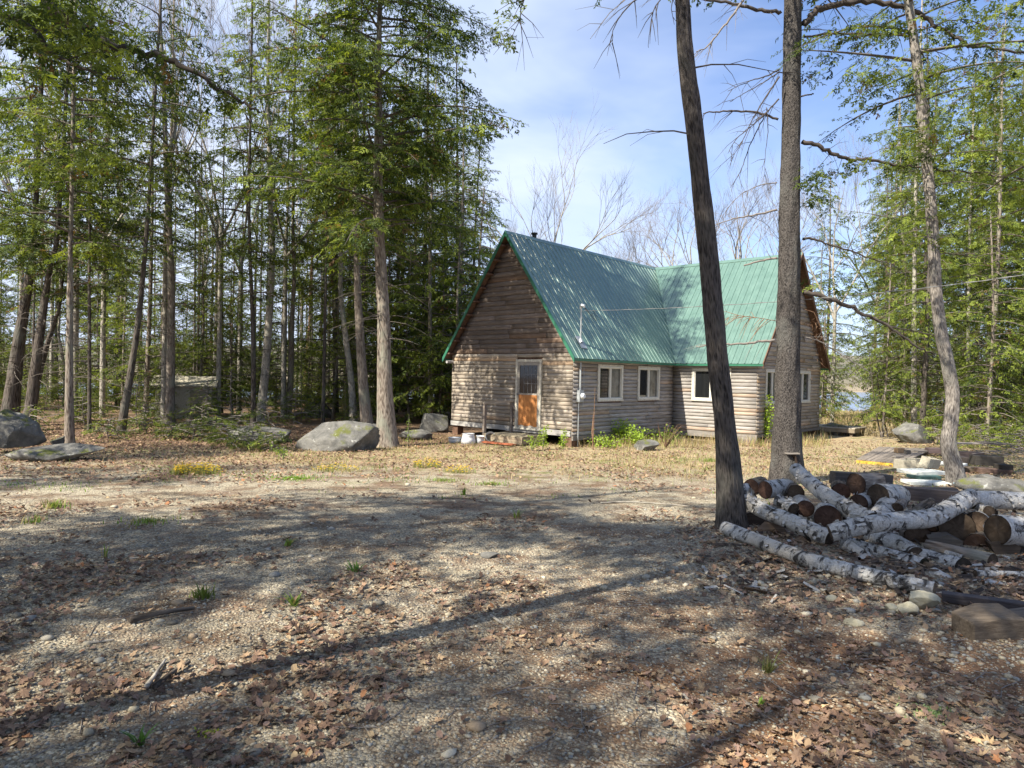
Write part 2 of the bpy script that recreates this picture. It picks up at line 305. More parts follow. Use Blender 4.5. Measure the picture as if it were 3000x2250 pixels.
c=m.mix(mr(sxy.outputs['Y'],215,250),c,m.ramp(m.noise(v,.10,8,.8),[(.36,(.045,.06,.035)),(.52,(.13,.12,.09)),(.66,(.24,.21,.17))]))
m.col(c); hb=m.math('SUBTRACT',m.math('ADD',m.noise(v,40,4,.7),m.math('MULTIPLY',m.noise(v,7,3),1)),m.math('MULTIPLY',vd,.8)); m.bump(hb,.9,.02); M['ground']=m.m
m=NM('lake_water',.12,.5); v=m.vec('geo',(1,3,1)); m.b.inputs['Base Color'].default_value=(.10,.17,.30,1); m.bump(m.noise(v,1.2,4,.6),.25,.15); M['water']=m.m
# ------------------------------------------------------------------ terrain and water
def axis(segs):
    o=[segs[0][0]]
    for a,b,n in segs: o+=list(np.linspace(a,b,n+1)[1:])
    return np.array(o)
xs=axis([(-700,-100,14),(-100,-30,20),(-30,-8,44),(-8,8,130),(8,30,44),(30,100,20),(100,700,14)]); ys=axis([(-60,-4,14),(-4,1,10),(1,14,130),(14,30,60),(30,70,60),(70,260,60),(260,1100,40)])
XX,YY=np.meshgrid(xs,ys); ZZ=gz(XX,YY); nx,ny=len(xs),len(ys)
b=MB(); i=np.arange(ny-1)[:,None]*nx; j=np.arange(nx-1)[None,:]; b.add(np.stack([XX,YY,ZZ],-1),np.stack([i+j,i+j+1,i+j+nx+1,i+j+nx],-1).reshape(-1,4))
tag(b.build('ground',M['ground'],None,True),kind='structure')
b=MB(); b.add([(-700,35,-1.35),(700,35,-1.35),(700,420,-1.35),(-700,420,-1.35)],[(0,1,2,3)]); tag(b.build('lake_water',M['water']),kind='structure')
# ------------------------------------------------------------------ house
TH=R(42.614); HW,L1,WF,L2,HR,EO,OF,HEV,O2=5.153,5.768,3.014,5.876,6.223,.229,.262,2.259,.295
HO=Vector((1.762,19.769,CAMH-1.733)); BR=L1+L2/2
hinv=(Matrix.Translation(HO)@Matrix.Rotation(-TH,4,'Z')).inverted()
house=empty('log_cabin',HO,-TH); tag(house,'weathered log sided cabin with steep green ribbed metal roof and wing','cabin')
def hhit(px,py,ax,val):      # where a sight line meets a wall plane of the house, in house coordinates
    o=hinv@Vector((0,0,CAMH)); d=(hinv.to_3x3()@ray(px,py)); k=(val-o[ax])/d[ax]; return o+d*k
def siding(org,d,n,length,z0,z1,ch,holes=(),lim=None,tone=0,seed=0):
    """log siding courses: org point, d along, n outward; holes [(s0,s1,z0,z1)]; lim(z)->(s0,s1)"""
    b=MB(); r=np.random.default_rng(seed); d=np.array(d,float); n=np.array(n,float); org=np.array(org,float); z=z0
    prof=[(0,.0),(.04,.012),(.22,.024),(.5,.029),(.78,.024),(.96,.012),(1,0)]
    while z<z1-.01:
        h=min(ch,z1-z); zm=z+h/2; a,e=(0,length) if lim is None else lim(z+h*.5)
        if e-a<.05: z+=h; continue
        iv=[(a,e)]
        for (s0,s1,q0,q1) in holes:
            if z+h>q0+.02 and z<q1-.02: iv=[w for (x0,x1) in iv for w in ((x0,min(x1,s0)),(max(x0,s1),x1)) if w[1]-w[0]>.01]
        for (x0,x1) in iv:
            s=x0
            while s<x1-.01:
                ln=r.uniform(.9,3.6); t=min(s+ln,x1); 
                if x1-t<.25: t=x1
                k=r.random(); gap=.004
                if tone==0: base=np.array((.40,.345,.275))*(1-k*.32)+np.array((.05,.05,.055))*(r.random())
                elif tone==1: base=np.array((.165,.135,.115))*(1-k*.35)+np.array((.08,.07,.065))*(r.random())  # upper gable: weathered brown, with the shade on it darkened into the colour
                else: base=np.array((.38,.355,.32))*(1-k*.28)+np.array((.03,.03,.04))*r.random()
                if r.random()<.12: base=base*np.array((1.12,.95,.8))
                V=[];off=r.uniform(-.004,.004); wob=r.uniform(-.004,.004)
                for q,(f,o) in enumerate(prof):
                    zz=z+.002+f*(h-.004)
                    sa,sb=s,t
                    if lim is not None:
                        l0,l1=lim(zz); sa=max(s,l0) if s>a+.001 else l0; sb=min(t,l1) if t<e-.001 else l1
                        if sb<sa+.01: sb=sa+.01
                    ns=max(2,int((t-s)/.35)+1)
                    for u in range(ns):
                        w=u/(ns-1); ss=sa+gap/2+(sb-sa-gap)*w
                        V.append(org+d*ss+n*(o+off)+np.array((0,0,zz+wob*math.sin(w*5+seed))))
                ns=max(2,int((t-s)/.35)+1); m_=len(prof)
                Q=[(i*ns+j,i*ns+j+1,(i+1)*ns+j+1,(i+1)*ns+j) for i in range(m_-1) for j in range(ns-1)]
                V=np.array(V); sh=r.uniform(0,50)
                tcv=np.stack([(V-org)@d+sh,(V-org)@n,V[:,2]],-1)
                # closed board ends
                nv=len(V); back=V-n*.05; V=np.vstack([V,back]); tcv=np.vstack([tcv,tcv])
                Q+=[(i*ns,(i+1)*ns,nv+(i+1)*ns,nv+i*ns) for i in range(m_-1)]+[((i+1)*ns-1,nv+(i+1)*ns-1,nv+(i+2)*ns-1,(i+2)*ns-1) for i in range(m_-1)]
                b.add(V,Q,None,base,tcv); s=t
        z+=h
    return b
def gl(c,half,slope):
    return lambda z:(max(c-half,c-(HR-.13-z)/slope),min(c+half,c+(HR-.13-z)/slope))
SLM=(HR-HEV)/(HW/2+EO); SLW=(HR-HEV)/(L2/2+EO)
XD0,XD1=-2.187,-1.15
# G1 gable wall with the door; s runs from x=-HW
def wall(name,*bs): 
    b=MB()
    for q in bs:
        for k in ('V','Q','T','Cc','TC'): pass
        for Vv,Cv,Tv in zip(q.V,q.Cc,q.TC): pass
        off=b.n; b.V+=q.V; b.Cc+=q.Cc; b.TC+=q.TC; b.Q+=[x+off for x in q.Q]; b.T+=[x+off for x in q.T]; b.n+=q.n
    return b.build(name,M['log'],house,True)
HT=2.408
dh=[(XD0+HW,XD1+HW,0,2.227)]
wall('wall',siding((-HW,0,0),(1,0,0),(0,-1,0),HW,.16,HT,.1183,dh,None,0,1),siding((-HW,0,0),(1,0,0),(0,-1,0),HW,HT+.01,HR-.1,.152,(),gl(HW/2,HW/2+.02,SLM),1,2))
WZ0,WZ1=1.039,2.064
wall('wall',siding((0,0,0),(0,1,0),(1,0,0),L1,0,2.48,.1183,[(1.25,2.511,WZ0,WZ1),(3.492,4.762,WZ0,WZ1)],None,2,3))
wall('wall',siding((0,L1,0),(1,0,0),(0,-1,0),WF,-.02,2.48,.1183,[(.798,2.097,WZ0,WZ1)],None,2,4))
ga=hhit(2243,1120,0,WF).y; gb=hhit(2272,1120,0,WF).y+.2; gc0=hhit(2330,1120,0,WF).y; gd=hhit(2370,1120,0,WF).y
gh=[(ga-L1,gb-L1,WZ0-.05,WZ1),(gc0-L1,gd-L1,WZ0-.05,WZ1)]
wall('wall',siding((WF,L1,0),(0,1,0),(1,0,0),L2,-.02,HT,.1183,gh,None,0,5),siding((WF,L1,0),(0,1,0),(1,0,0),L2,HT,HR-.1,.152,(),gl(L2/2,L2/2+.02,SLW),0,6))
wall('wall',siding((-HW,L1+L2,0),(0,-1,0),(-1,0,0),L1+L2,0,2.48,.15,(),None,0,7))
wall('wall',siding((WF,L1+L2,0),(-1,0,0),(0,1,0),WF+HW,0,2.48,.15,(),None,0,8),siding((0,L1+L2,0),(-1,0,0),(0,1,0),HW,2.5,HR-.1,.15,(),gl(HW/2,HW/2,SLM),1,9))
# backing shell behind the boards (dark sheathing), leaving the openings
def shell():
    b=MB(); t=.02
    def panel(o,d,L,z0,z1,holes,lim=None,n=(0,0,1)):
        o=np.array(o,float); d=np.array(d,float); cuts=[0,L]
        ss=sorted({0,L}|{h[0] for h in holes}|{h[1] for h in holes}); zs=sorted({z0,z1}|{h[2] for h in holes if h[2]>z0}|{h[3] for h in holes if h[3]<z1})
        for s0,s1 in zip(ss,ss[1:]):
            for q0,q1 in zip(zs,zs[1:]):
                if any(h[0]<=s0+1e-4 and h[1]>=s1-1e-4 and h[2]<=q0+1e-4 and h[3]>=q1-1e-4 for h in holes): continue
                b.add([o+d*s0+(0,0,q0),o+d*s1+(0,0,q0),o+d*s1+(0,0,q1),o+d*s0+(0,0,q1)],[(0,1,2,3)])
    panel((-HW+.02,.02,0),(1,0,0),HW-.04,0,2.45,[(XD0+HW,XD1+HW,0,2.227)])
    panel((-.02,.02,0),(0,1,0),L1,0,2.45,[(1.23,2.49,WZ0,WZ1),(3.472,4.742,WZ0,WZ1)])
    panel((0,L1+.02,0),(1,0,0),WF-.02,0,2.45,[(.798,2.097,WZ0,WZ1)])
    panel((WF-.02,L1+.02,0),(0,1,0),L2-.04,0,2.45,[(h[0]-.02,h[1]-.02,h[2],h[3]) for h in gh])
    b.add([(-HW+.05,.02,2.45),(-.05,.02,2.45),(-HW/2,.02,HR-.2)],None,[(0,1,2)])
    b.add([(WF-.02,L1+.05,2.45),(WF-.02,L1+L2-.05,2.45),(WF-.02,BR,HR-.2)],None,[(0,1,2)])
    b.add([(-HW+.02,.02,0),(-HW+.02,L1+L2-.02,0),(-HW+.02,L1+L2-.02,2.45),(-HW+.02,.02,2.45)],[(0,1,2,3)])
    b.add([(-HW+.02,L1+L2-.02,0),(WF-.02,L1+L2-.02,0),(WF-.02,L1+L2-.02,2.45),(-HW+.02,L1+L2-.02,2.45)],[(0,1,2,3)])
    b.add([(-HW+.05,L1+L2-.02,2.45),(-.05,L1+L2-.02,2.45),(-HW/2,L1+L2-.02,HR-.2)],None,[(0,1,2)])
    b.add([(-HW+.03,.03,.02),(0,.03,.02),(0,L1+L2,.02),(-HW+.03,L1+L2,.02),(WF-.03,L1+.03,.02),(WF-.03,L1+L2,.02)],[(0,1,2,3)])
    b.add([(-.01,L1+.03,.03),(WF-.03,L1+.03,.03),(WF-.03,L1+L2-.03,.03),(-.01,L1+L2-.03,.03)],[(0,1,2,3)])
    b.build('inner_shell',M['brownwood'],house)
shell()
# sill boards, piers
b=MB(); b.box((-HW-.005,-.045,.0),(-2.6,.0,.15),(.44,.43,.41)); b.box((-2.597,-.043,-.015),(-.02,.0,.145),(.42,.41,.40)); b.build('sill_board',M['plank'],house)
b=MB(); b.box((-.012,-.01,-.13),(.06,L1+.0,-.003),(.25,.23,.21)); b.box((.065,L1-.012,-.22),(WF+.05,L1+.05,-.026),(.27,.25,.23)); b.box((WF-.0,L1+.055,-.12),(WF+.055,L1+L2,-.026),(.22,.2,.18)); b.build('rim_beam',M['plank'],house)
piers=[(-HW+.15,.15),(-2.6,.2),(-.12,.12),(-.12,2.9),(-.12,5.4),(WF-.15,L1+.15),(1.3,L1+.2),(WF-.15,BR),(WF-.15,L1+L2-.2),(-HW+.15,4),(-HW+.15,8)]
for (x,y) in piers:
    b=MB(); b.box((x-.13,y-.13,-.62),(x+.13,y+.13,-.0),(.16,.1,.07)); b.build('pier',M['brownwood'],house)
b=MB(); b.box((WF-1.1,L1-.03,-.5),(WF+.04,L1+.07,-.225),(.24,.2,.19)); b.build('foundation_block',M['plank'],house)
b=MB(); b.box((-HW+.3,.5,-.6),(WF-.35,.52,-.0)) if 0 else b.box((-HW+.4,1.2,-.6),(-.35,1.25,-.02)); b.box((-.9,1.25,-.6),(-.85,L1+.6,-.02)); b.box((-.85,L1+.6,-.6),(WF-.5,L1+.65,-.02)); b.build('crawl_shade',M['black'],house)  # black sheets standing in for the shade under the cabin floor
# roof
def rib_slope(name,org,sd_,wd,full,s0,s1,t0,th=.02,per=.229):
    """org: eave start; sd_: unit along eave; wd: unit up the slope; t0(s): start distance up the slope"""
    org=np.array(org,float); sd_=np.array(sd_,float); wd=np.array(wd,float); nn=np.cross(sd_,wd); nn/=np.linalg.norm(nn)
    if nn[2]<0: nn=-nn
    S_=[(s0,0)]; s=math.ceil(s0/per)*per
    while s<s1-.03:
        S_+= [(s-.022,0),(s-.012,.019),(s+.012,.019),(s+.022,0)] if s-.022>s0 else []
        mid=s+per/2
        if mid+.01<s1: S_+=[(mid-.008,0),(mid,.004),(mid+.008,0)]
        s+=per
    S_.append((s1,0)); b=MB(); V=[]
    K=7
    for s,h in S_:
        a=min(t0(s),full-.001)
        for k in range(K):
            t=a+(full-a)*k/(K-1); V.append(org+sd_*s+wd*t+nn*h)
    n_=len(S_); Q=[(i*K+k,(i+1)*K+k,(i+1)*K+k+1,i*K+k+1) for i in range(n_-1) for k in range(K-1)]
    b.add(V,Q); o=b.build(name,M['roof'],house)
    # underside deck
    b=MB(); V=[]; SS=np.linspace(s0+.005,s1-.005,24)
    for s in SS:
        a=min(t0(s)+.0,full-.002); V+=[org+sd_*s+wd*(a+.01)-nn*.03,org+sd_*s+wd*(full-.02)-nn*.03]
    b.add(V,[(2*i,2*i+1,2*i+3,2*i+2) for i in range(len(SS)-1)],None,(.2,.14,.1)); b.build('roof_deck',M['brownwood'],house)
    return o
run_m=HW/2+EO; full_m=math.hypot(run_m,HR-HEV); run_w=L2/2+EO; full_w=math.hypot(run_w,HR-HEV); YM=L1+L2+OF
def t0_main(s):
    y=s-OF
    if y<L1-EO: return 0
    if y<BR: return (y-(L1-EO))/run_w*full_m
    if y<L1+L2+EO: return (L1+L2+EO-y)/run_w*full_m
    return 0
wm=np.array((-run_m,0,HR-HEV))/full_m
rib_slope('roof',(EO,-OF,HEV),(0,1,0),wm,full_m,0,YM+OF,t0_main)
rib_slope('roof',(-HW-EO,-OF,HEV),(0,1,0),np.array((run_m,0,HR-HEV))/full_m,full_m,0,YM+OF,lambda s:0)
def t0_wing(s):
    x=s-HW/2
    return 0 if x>EO else (EO-x)/run_m*full_w
rib_slope('roof',(-HW/2,L1-EO,HEV),(1,0,0),np.array((0,run_w,HR-HEV))/full_w,full_w,.02,HW/2+WF+O2,t0_wing)
rib_slope('roof',(-HW/2,L1+L2+EO,HEV),(1,0,0),np.array((0,-run_w,HR-HEV))/full_w,full_w,.02,HW/2+WF+O2,t0_wing)
# trim: rakes, eaves, ridge caps, valley
b=MB()
def rake(p,q,drop=.13,th=.03,lift=.03,nn=(0,-1,0)):
    p=np.array(p,float);q=np.array(q,float);nn=np.array(nn,float)
    up=np.array((0,0,lift)); dn=np.array((0,0,-drop))
    V=[p+up,q+up,q+dn,p+dn,p+up-nn*th,q+up-nn*th,q+dn-nn*th,p+dn-nn*th]
    b.add(V,[(0,1,2,3),(7,6,5,4),(0,4,5,1),(3,2,6,7),(0,3,7,4),(1,5,6,2)])
yf=-OF-.012
rake((EO+.01,yf,HEV),(-HW/2,yf,HR)); rake((-HW-EO-.01,yf,HEV),(-HW/2-.001,yf,HR))
yb=L1+L2+2*OF+.012
rake((EO+.01,yb,HEV),(-HW/2,yb,HR),nn=(0,1,0)); rake((-HW-EO-.01,yb,HEV),(-HW/2-.001,yb,HR),nn=(0,1,0))
b.box((EO-.01,-OF,HEV-.075),(EO+.012,L1-EO,HEV-.012)); b.box((-HW-EO-.012,-OF,HEV-.075),(-HW-EO+.01,YM,HEV-.012))
b.box((EO+.01,L1-EO-.012,HEV-.075),(WF+O2,L1-EO+.01,HEV-.012)); b.box((EO,L1+L2+EO-.01,HEV-.075),(WF+O2,L1+L2+EO+.012,HEV-.012))
b.build('roof_trim',M['trim_green'],house)
b=MB(); xr=WF+O2+.012
rake((xr,L1-EO-.01,HEV),(xr,BR,HR),nn=(1,0,0)); rake((xr,L1+L2+EO+.01,HEV),(xr,BR+.001,HR),drop=.2,nn=(1,0,0)); b.build('rake_board',M['brownwood'],house)
b=MB()
def cap(p,q,u1,u2,w=.14,lift=.026):
    p=np.array(p,float)+(0,0,lift);q=np.array(q,float)+(0,0,lift);u1=np.array(u1,float);u2=np.array(u2,float)
    V=[p+u1*w,q+u1*w,q,p,q+u2*w,p+u2*w]; V2=[v-np.array((0,0,.012)) for v in V]
    b.add(V+V2,[(0,1,2,3),(3,2,4,5),(6,9,8,7),(9,11,10,8),(0,3,9,6),(3,5,11,9),(0,6,7,1),(5,4,10,11)])
dm=-wm; dl=dm*np.array((-1,1,1)); dw=-np.array((0,run_w,HR-HEV))/full_w; dwb=dw*np.array((1,-1,1))
cap((-HW/2,-OF-.02,HR),(-HW/2,YM+OF,HR),dm,dl); cap((-HW/2,BR,HR+.004),(WF+O2+.02,BR,HR+.004),dw,dwb)
b.build('ridge_cap',M['roof'],house)
b=MB(); p=np.array((EO,L1-EO,HEV)); q=np.array((-HW/2,BR,HR)); V=[]
for t in np.linspace(0,1,20):
    c=p+(q-p)*t+np.array((.0,-.0,.022)); V+=[c+np.array((0,-.10,0))-wm*0+np.array((0,0,0)),c+np.array((0,0,-.012)),c+np.array((.10,0,0))]
b.add(V,[(3*i,3*i+1,3*i+4,3*i+3) for i in range(19)]+[(3*i+1,3*i+2,3*i+5,3*i+4) for i in range(19)]); b.build('valley_flashing',M['roof'],house)
# lookout blocks under the left rake
for k in range(9):
    t=(k+.6)/9.4; x=-HW-EO+run_m*t; z=HEV+(HR-HEV)*t; b=MB(); b.box((x+.02,-OF+.02,z-.11),(x+.13,-.02,z-.06),(.3,.17,.1)); b.build('lookout',M['brownwood'],house)
# windows
def window(axis_,c,a0,a1,z0,z1,flip=False):
    # axis_ 'x': wall normal +x at x=c, spans y ; 'y': wall normal -y at y=c, spans x
    def bx(b,s0,s1,q0,q1,d0,d1):
        if axis_=='x': b.box((c+d0,s0,q0),(c+d1,s1,q1))
        else: b.box((s0,c-d1,q0),(s1,c-d0,q1))
    b=MB(); w=.042
    bx(b,a0,a1,z1-w,z1,-.05,.05); bx(b,a0,a1,z0,z0+w,-.05,.055); bx(b,a0,a0+w,z0+w,z1-w,-.05,.048); bx(b,a1-w,a1,z0+w,z1-w,-.05,.048)
    fr=b.build('window',M['white'],house)
    b=MB(); m_=(a0+a1)/2; bx(b,m_-.035,m_+.035,z0+w,z1-w,-.03,.03)
    for s0,s1 in ((a0+w,m_-.035),(m_+.035,a1-w)):
        bx(b,s0,s0+.022,z0+w,z1-w,-.03,.018); bx(b,s1-.022,s1,z0+w,z1-w,-.03,.018); bx(b,s0+.022,s1-.022,z0+w,z0+w+.022,-.03,.018); bx(b,s0+.022,s1-.022,z1-w-.022,z1-w,-.03,.018)
    relative=b.build('sash',M['white'],fr)
    b=MB(); bx(b,a0+w,m_-.02,z0+w,z1-w,-.022,-.014); b.build('pane',M['screen'] if flip else M['glass'],fr)
    b=MB(); bx(b,m_+.02,a1-w,z0+w,z1-w,-.022,-.014); b.build('pane',M['glass'] if flip else M['screen'],fr)
    b=MB(); bx(b,a0-.06,a1+.06,z1,z1+.06,.0,.045); bx(b,a0-.06,a1+.06,z0-.05,z0,.0,.06); bx(b,a0-.06,a0,z0,z1,0,.04); bx(b,a1,a1+.06,z0,z1,0,.04); b.build('casing',M['cream'],fr)
window('x',0,1.25,2.511,WZ0,WZ1); window('x',0,3.492,4.762,WZ0,WZ1); window('y',L1,.798,2.097,WZ0,WZ1); window('x',WF,ga,gb,WZ0-.05,WZ1); window('x',WF,gc0,gd,WZ0-.05,WZ1,True)
# door
b=MB(); z0,z1=.127,2.227
b.box((XD0,-.07,z0),(XD0+.075,-.0,z1)); b.box((XD1-.075,-.07,z0),(XD1,-.0,z1)); b.box((XD0+.075,-.068,z1-.075),(XD1-.075,.0,z1)); b.box((XD0-.02,-.10,z0-.05),(XD1+.02,.0,z0)); b.build('door_frame',M['cream'],house)
b=MB(); x0,x1=XD0+.078,XD1-.078; zt=z1-.08; zm=1.13
for q in ((x0,x0+.075,z0+.004,zt),(x1-.085,x1,z0+.004,zt),(x0+.075,x1-.085,zt-.10,zt),(x0+.075,x1-.085,zm,zm+.06),(x0+.075,x1-.085,z0+.004,z0+.09)): b.box((q[0],-.055,q[2]),(q[1],-.02,q[3]),(.40,.37,.33))
dr=b.build('door',M['plank'],house)
b=MB(); b.box((x0+.07,-.036,zm+.05),(x1-.08,-.030,zt-.09)); b.build('glass_pane',M['glass'],dr)
b=MB(); ml=x0+.25
for k in range(4): b.box((ml+k*.155-.006,-.042,zm+.06),(ml+k*.155+.006,-.037,zt-.1)) if ml+k*.155<x1-.09 else None
for k in (1,2): b.box((ml,-.043,zm+.06+k*.29),(x1-.085,-.038,zm+.075+k*.29))
b.build('muntin_grid',M['muntin'],dr)
b=MB()
NX=10
for i in range(NX):
    xa=x0+.06+(x1-x0-.13)*i/NX; xb=x0+.06+(x1-x0-.13)*(i+1)/NX; za=z0+.07+.02*math.sin(i*1.3); b.box((xa,-.064,za),(xb+.0005,-.0565,zm+.01))
b.build('lower_panel',M['ply'],dr)
b=MB(); b.tube([(x0+.04,-.06,1.15),(x0+.04,-.11,1.15)],[.02,.028],8,cap=True); b.build('handle',M['muntin'],dr)
# service mast, meter, conduit
q=np.array(hhit(1701,1003,0,0)) # first guess, then solve on the roof plane
def roofhit(px,py):
    o=hinv@Vector((0,0,CAMH)); d=hinv.to_3x3()@ray(px,py)
    # plane z=HEV+(EO-x)*SLM
    k=(HEV+(EO-o.x)*SLM-o.z)/(d.z+d.x*SLM); return o+d*k
mb=roofhit(1701,1004); mt=hhit(1706,897,1,mb.y); mtz=mt.z
b=MB(); b.tube([(mb.x,mb.y,mb.z-.05),(mb.x,mb.y,(mb.z+mtz)/2),(mb.x,mb.y,mtz-.05)],.024,10,cap=True); mast=b.build('service_mast',M['metal'],house)
b=MB(); b.tube([(mb.x-.02,mb.y,mtz-.08),(mb.x-.02,mb.y,mtz-.01),(mb.x+.03,mb.y,mtz+.03),(mb.x+.10,mb.y,mtz+.0),(mb.x+.11,mb.y,mtz-.05)],[.04,.05,.055,.05,.03],10,cap=True); b.build('weatherhead',M['metal'],mast)
fl=MB(); nrm=Vector((SLM,0,1)).normalized(); wv=Vector(wm)
Mf=Matrix(((0,wv.x,nrm.x,mb.x),(1,wv.y,nrm.y,mb.y),(0,wv.z,nrm.z,mb.z),(0,0,0,1)))
fl.box((-.14,-.22,.021),(.14,.22,.027),None,Mf); fl.tube([Mf@Vector((0,0,.02)),Vector((mb.x,mb.y,mb.z+.12))],[.07,.03],10); fl.build('flashing',M['metal'],mast)
b=MB()
for k in range(3):
    pts=[(mb.x+.10,mb.y+.01*k,mtz-.04)]
    for t in np.linspace(0,1,12): pts.append((mb.x+.12+.28*math.sin(t*math.pi*.9)*(.6+.2*k)+.1*t,mb.y+.12*t+.03*k,mtz-.06-.38*math.sin(t*math.pi*(.75+.1*k))*(.7+.15*k)))
    b.tube(pts,.008,5)
b.build('service_loop',M['rubber'],mast)
mc=hhit(1696,1160,0,.05)
b=MB(); b.box((.045,mc.y-.10,mc.z-.17),(.15,mc.y+.10,mc.z+.17)); meter=b.build('meter_box',M['greybox'],house)
b=MB(); b.tube([(.15,mc.y+.02,mc.z),(.20,mc.y+.02,mc.z),(.24,mc.y+.02,mc.z)],[.085,.085,.06],14,cap=True); b.build('meter_dial',M['bucket'],meter)
b=MB(); b.tube([(.09,mc.y,mc.z+.17),(.09,mc.y,2.15)],.025,8,cap=True); b.tube([(.07,mc.y-.03,mc.z-.17),(.07,mc.y-.03,-.35)],.014,8); b.tube([(.06,mc.y+.2,2.0),(.07,mc.y+.21,1.4),(.08,mc.y+.17,.9),(.07,mc.y+.12,.78),(.08,mc.y+.04,.88)],.008,5); b.build('conduit',M['greybox'],meter)
ch=hhit(1513,668,1,1.2)
b=MB(); b.tube([(-HW/2-.15,1.3,HR-.3),(-HW/2-.15,1.3,HR+.16)],.075,12,cap=True); b.tube([(-HW/2-.15,1.3,HR+.17),(-HW/2-.15,1.3,HR+.22),(-HW/2-.15,1.3,HR+.24)],[.11,.11,.02],12,cap=True); b.build('flue_pipe',M['rubber'],house)
b=MB()
for k in range(3): b.tube([(-HW-.12,.12-.10*k*0-.28,2.16-.07*k*0),(-HW-.12,.1,2.16)],.045,10,cap=True)
b.tube([(-HW+.02,-.30,2.14),(-HW+.02,.02,2.14)],.05,10,cap=True); b.build('rafter_tail',M['cut'],house)
# ---- things by the house (house coordinates -> world)
HM=Matrix.Translation(HO)@Matrix.Rotation(-TH,4,'Z')
def hw(x,y,z): return HM@Vector((x,y,z))
st=empty('porch_step',hw(-1.75,-.5,-.33),-TH); tag(st,'small grey wooden platform step with a handrail under the cabin door','porch step')
z0=.33; b=MB()
for k in range(7): b.box((-.78,-.55+k*.149,.255),(.78,-.55+k*.149+.143,.285),np.array((.40,.35,.25))*random.uniform(.75,1.1))
b.build('deck_board',M['plank'],st)
b=MB(); b.box((-.775,-.575,.06),(.775,-.53,.25),(.34,.28,.2)); b.box((-.775,-.525,.07),(-.735,.45,.25),(.3,.25,.18)); b.box((.735,-.525,.07),(.775,.45,.25),(.34,.28,.2)); b.build('apron',M['plank'],st)
for (x,y) in ((-.7,-.48),(.7,-.48),(-.7,.4),(.7,.4)):
    b=MB(); b.box((x-.045,y-.045,-.12),(x+.045,y+.045,.25),(.24,.19,.15)); b.build('leg',M['plank'],st)
b=MB(); b.box((-.86,-.56,-.02),(-.78,-.47,1.17),(.26,.22,.19)); b.box((-.62,.40,.286),(-.54,.45,1.22),(.26,.22,.19)); b.bar((-.84,-.56,1.20),(-.56,.44,1.255),.09,.06,(.42,.37,.31)); b.bar((-.58,.42,1.2),(-.42,.44,.95),.03,.05,(.26,.22,.2)); b.build('handrail',M['plank'],st)
def pail(name,label,p,r0,r1,h,lean=(0,0),cat='bucket'):
    b=MB(); t=[(0,0,0),(0,0,0.001),(0,0,h*.5),(0,0,h*.9),(0,0,h*.91),(0,0,h)]; rr=[r0*.96,r0,(r0+r1)/2,r1*.99,r1*1.05,r1*1.05]; b.tube(t,rr,20); b.tube([(0,0,h),(0,0,h*.5),(0,0,.015)],[r1*.99,(r0+r1)/2*.95,r0*.93],20); b.tube([(0,0,.012),(0,0,.016)],[r0*.94,.001],20)
    o=b.build(name,M['bucket'],None,True); o.location=p; o.rotation_euler=(lean[0],lean[1],0); tag(o,label,cat)
    b=MB(); tt=np.linspace(0,math.pi,10); b.tube([(r1*1.07*math.cos(a),r1*1.07*math.sin(a)*.9,h*.82-.12*math.sin(a)) for a in tt],.004,5); b.build('bail_handle',M['metal'],o); return o
def onG(px,py,dz=0):
    p=G(px,py); p.z+=dz; return p
pail('plastic_basin','low wide white tub at the left corner of the cabin',onG(1334,1296),.20,.21,.15,cat='tub')
pail('plastic_bucket','largest white pail, upside down beside the low white tub',onG(1372,1299),.23,.17,.30)
pail('plastic_bucket','narrow white pail in the middle of the row of pails',onG(1405,1298),.11,.12,.22,(.05,.1))
pail('plastic_bucket','white pail tipped over beside the red board at the step',onG(1432,1296,.1),.13,.15,.26,(1.1,.5))
a=onG(1417,1300); bb=onG(1507,1308); b=MB(); b.bar(a+Vector((0,0,.06)),bb+Vector((0,0,.05)),.22,.035); b.bar(a.lerp(bb,.2)+Vector((0,0,.0)),a.lerp(bb,.2)+Vector((0,.2,.0)),.08,.05); o=b.build('red_board',M['redwood'],None,loc=a); tag(o,'reddish brown board lying on the ground before the porch step','board')
# deck at the back corner
dk=empty('rear_deck',hw(WF+.1,L1+L2+.2,-.35),-TH); tag(dk,'low plank deck sticking out past the far corner of the cabin wing','deck')
b=MB()
for k in range(8): b.box((-.6,-.0+k*.2,.32),(1.15,k*.2+.19,.35),np.array((.55,.5,.42))*random.uniform(.8,1.1))
b.build('deck_board',M['plank'],dk)
b=MB(); b.box((-.6,-.04,.17),(1.15,-.002,.315),(.3,.25,.18)); b.box((1.1,.0,.17),(1.14,1.58,.315),(.3,.25,.18)); b.build('rim_joist',M['plank'],dk)
for x,y in ((1.0,.1),(1.0,1.4),(-.4,.1)):
    b=MB(); b.box((x-.05,y-.05,-.2),(x+.05,y+.05,.17),(.2,.16,.12)); b.build('leg',M['plank'],dk)
# power line from the mast to the right, out of frame
wa=hw(mb.x+.11,mb.y,mtz-.02-.12); w1=D(2276,884,13.5); w2=D(3060,796,9.5); b=MB(); P1=[]
def bez(a,b_,c,n=40):
    # quadratic through the three points, the middle one at t=.5
    k=b_*2-(a+c)*.5; return [a*(1-t)**2+k*2*t*(1-t)+c*t*t for t in np.linspace(0,1,n)]
wp=bez(wa,w1,w2,80); b.tube(wp,.005,5); b.tube([p+Vector((0,.008*math.sin(i*1.2),.008*math.cos(i*1.2)+.002)) for i,p in enumerate(wp)],.004,4)
o=b.build('power_line',M['wire'],None,loc=wa); tag(o,'twisted grey service cable running from the roof mast to the right','cable')
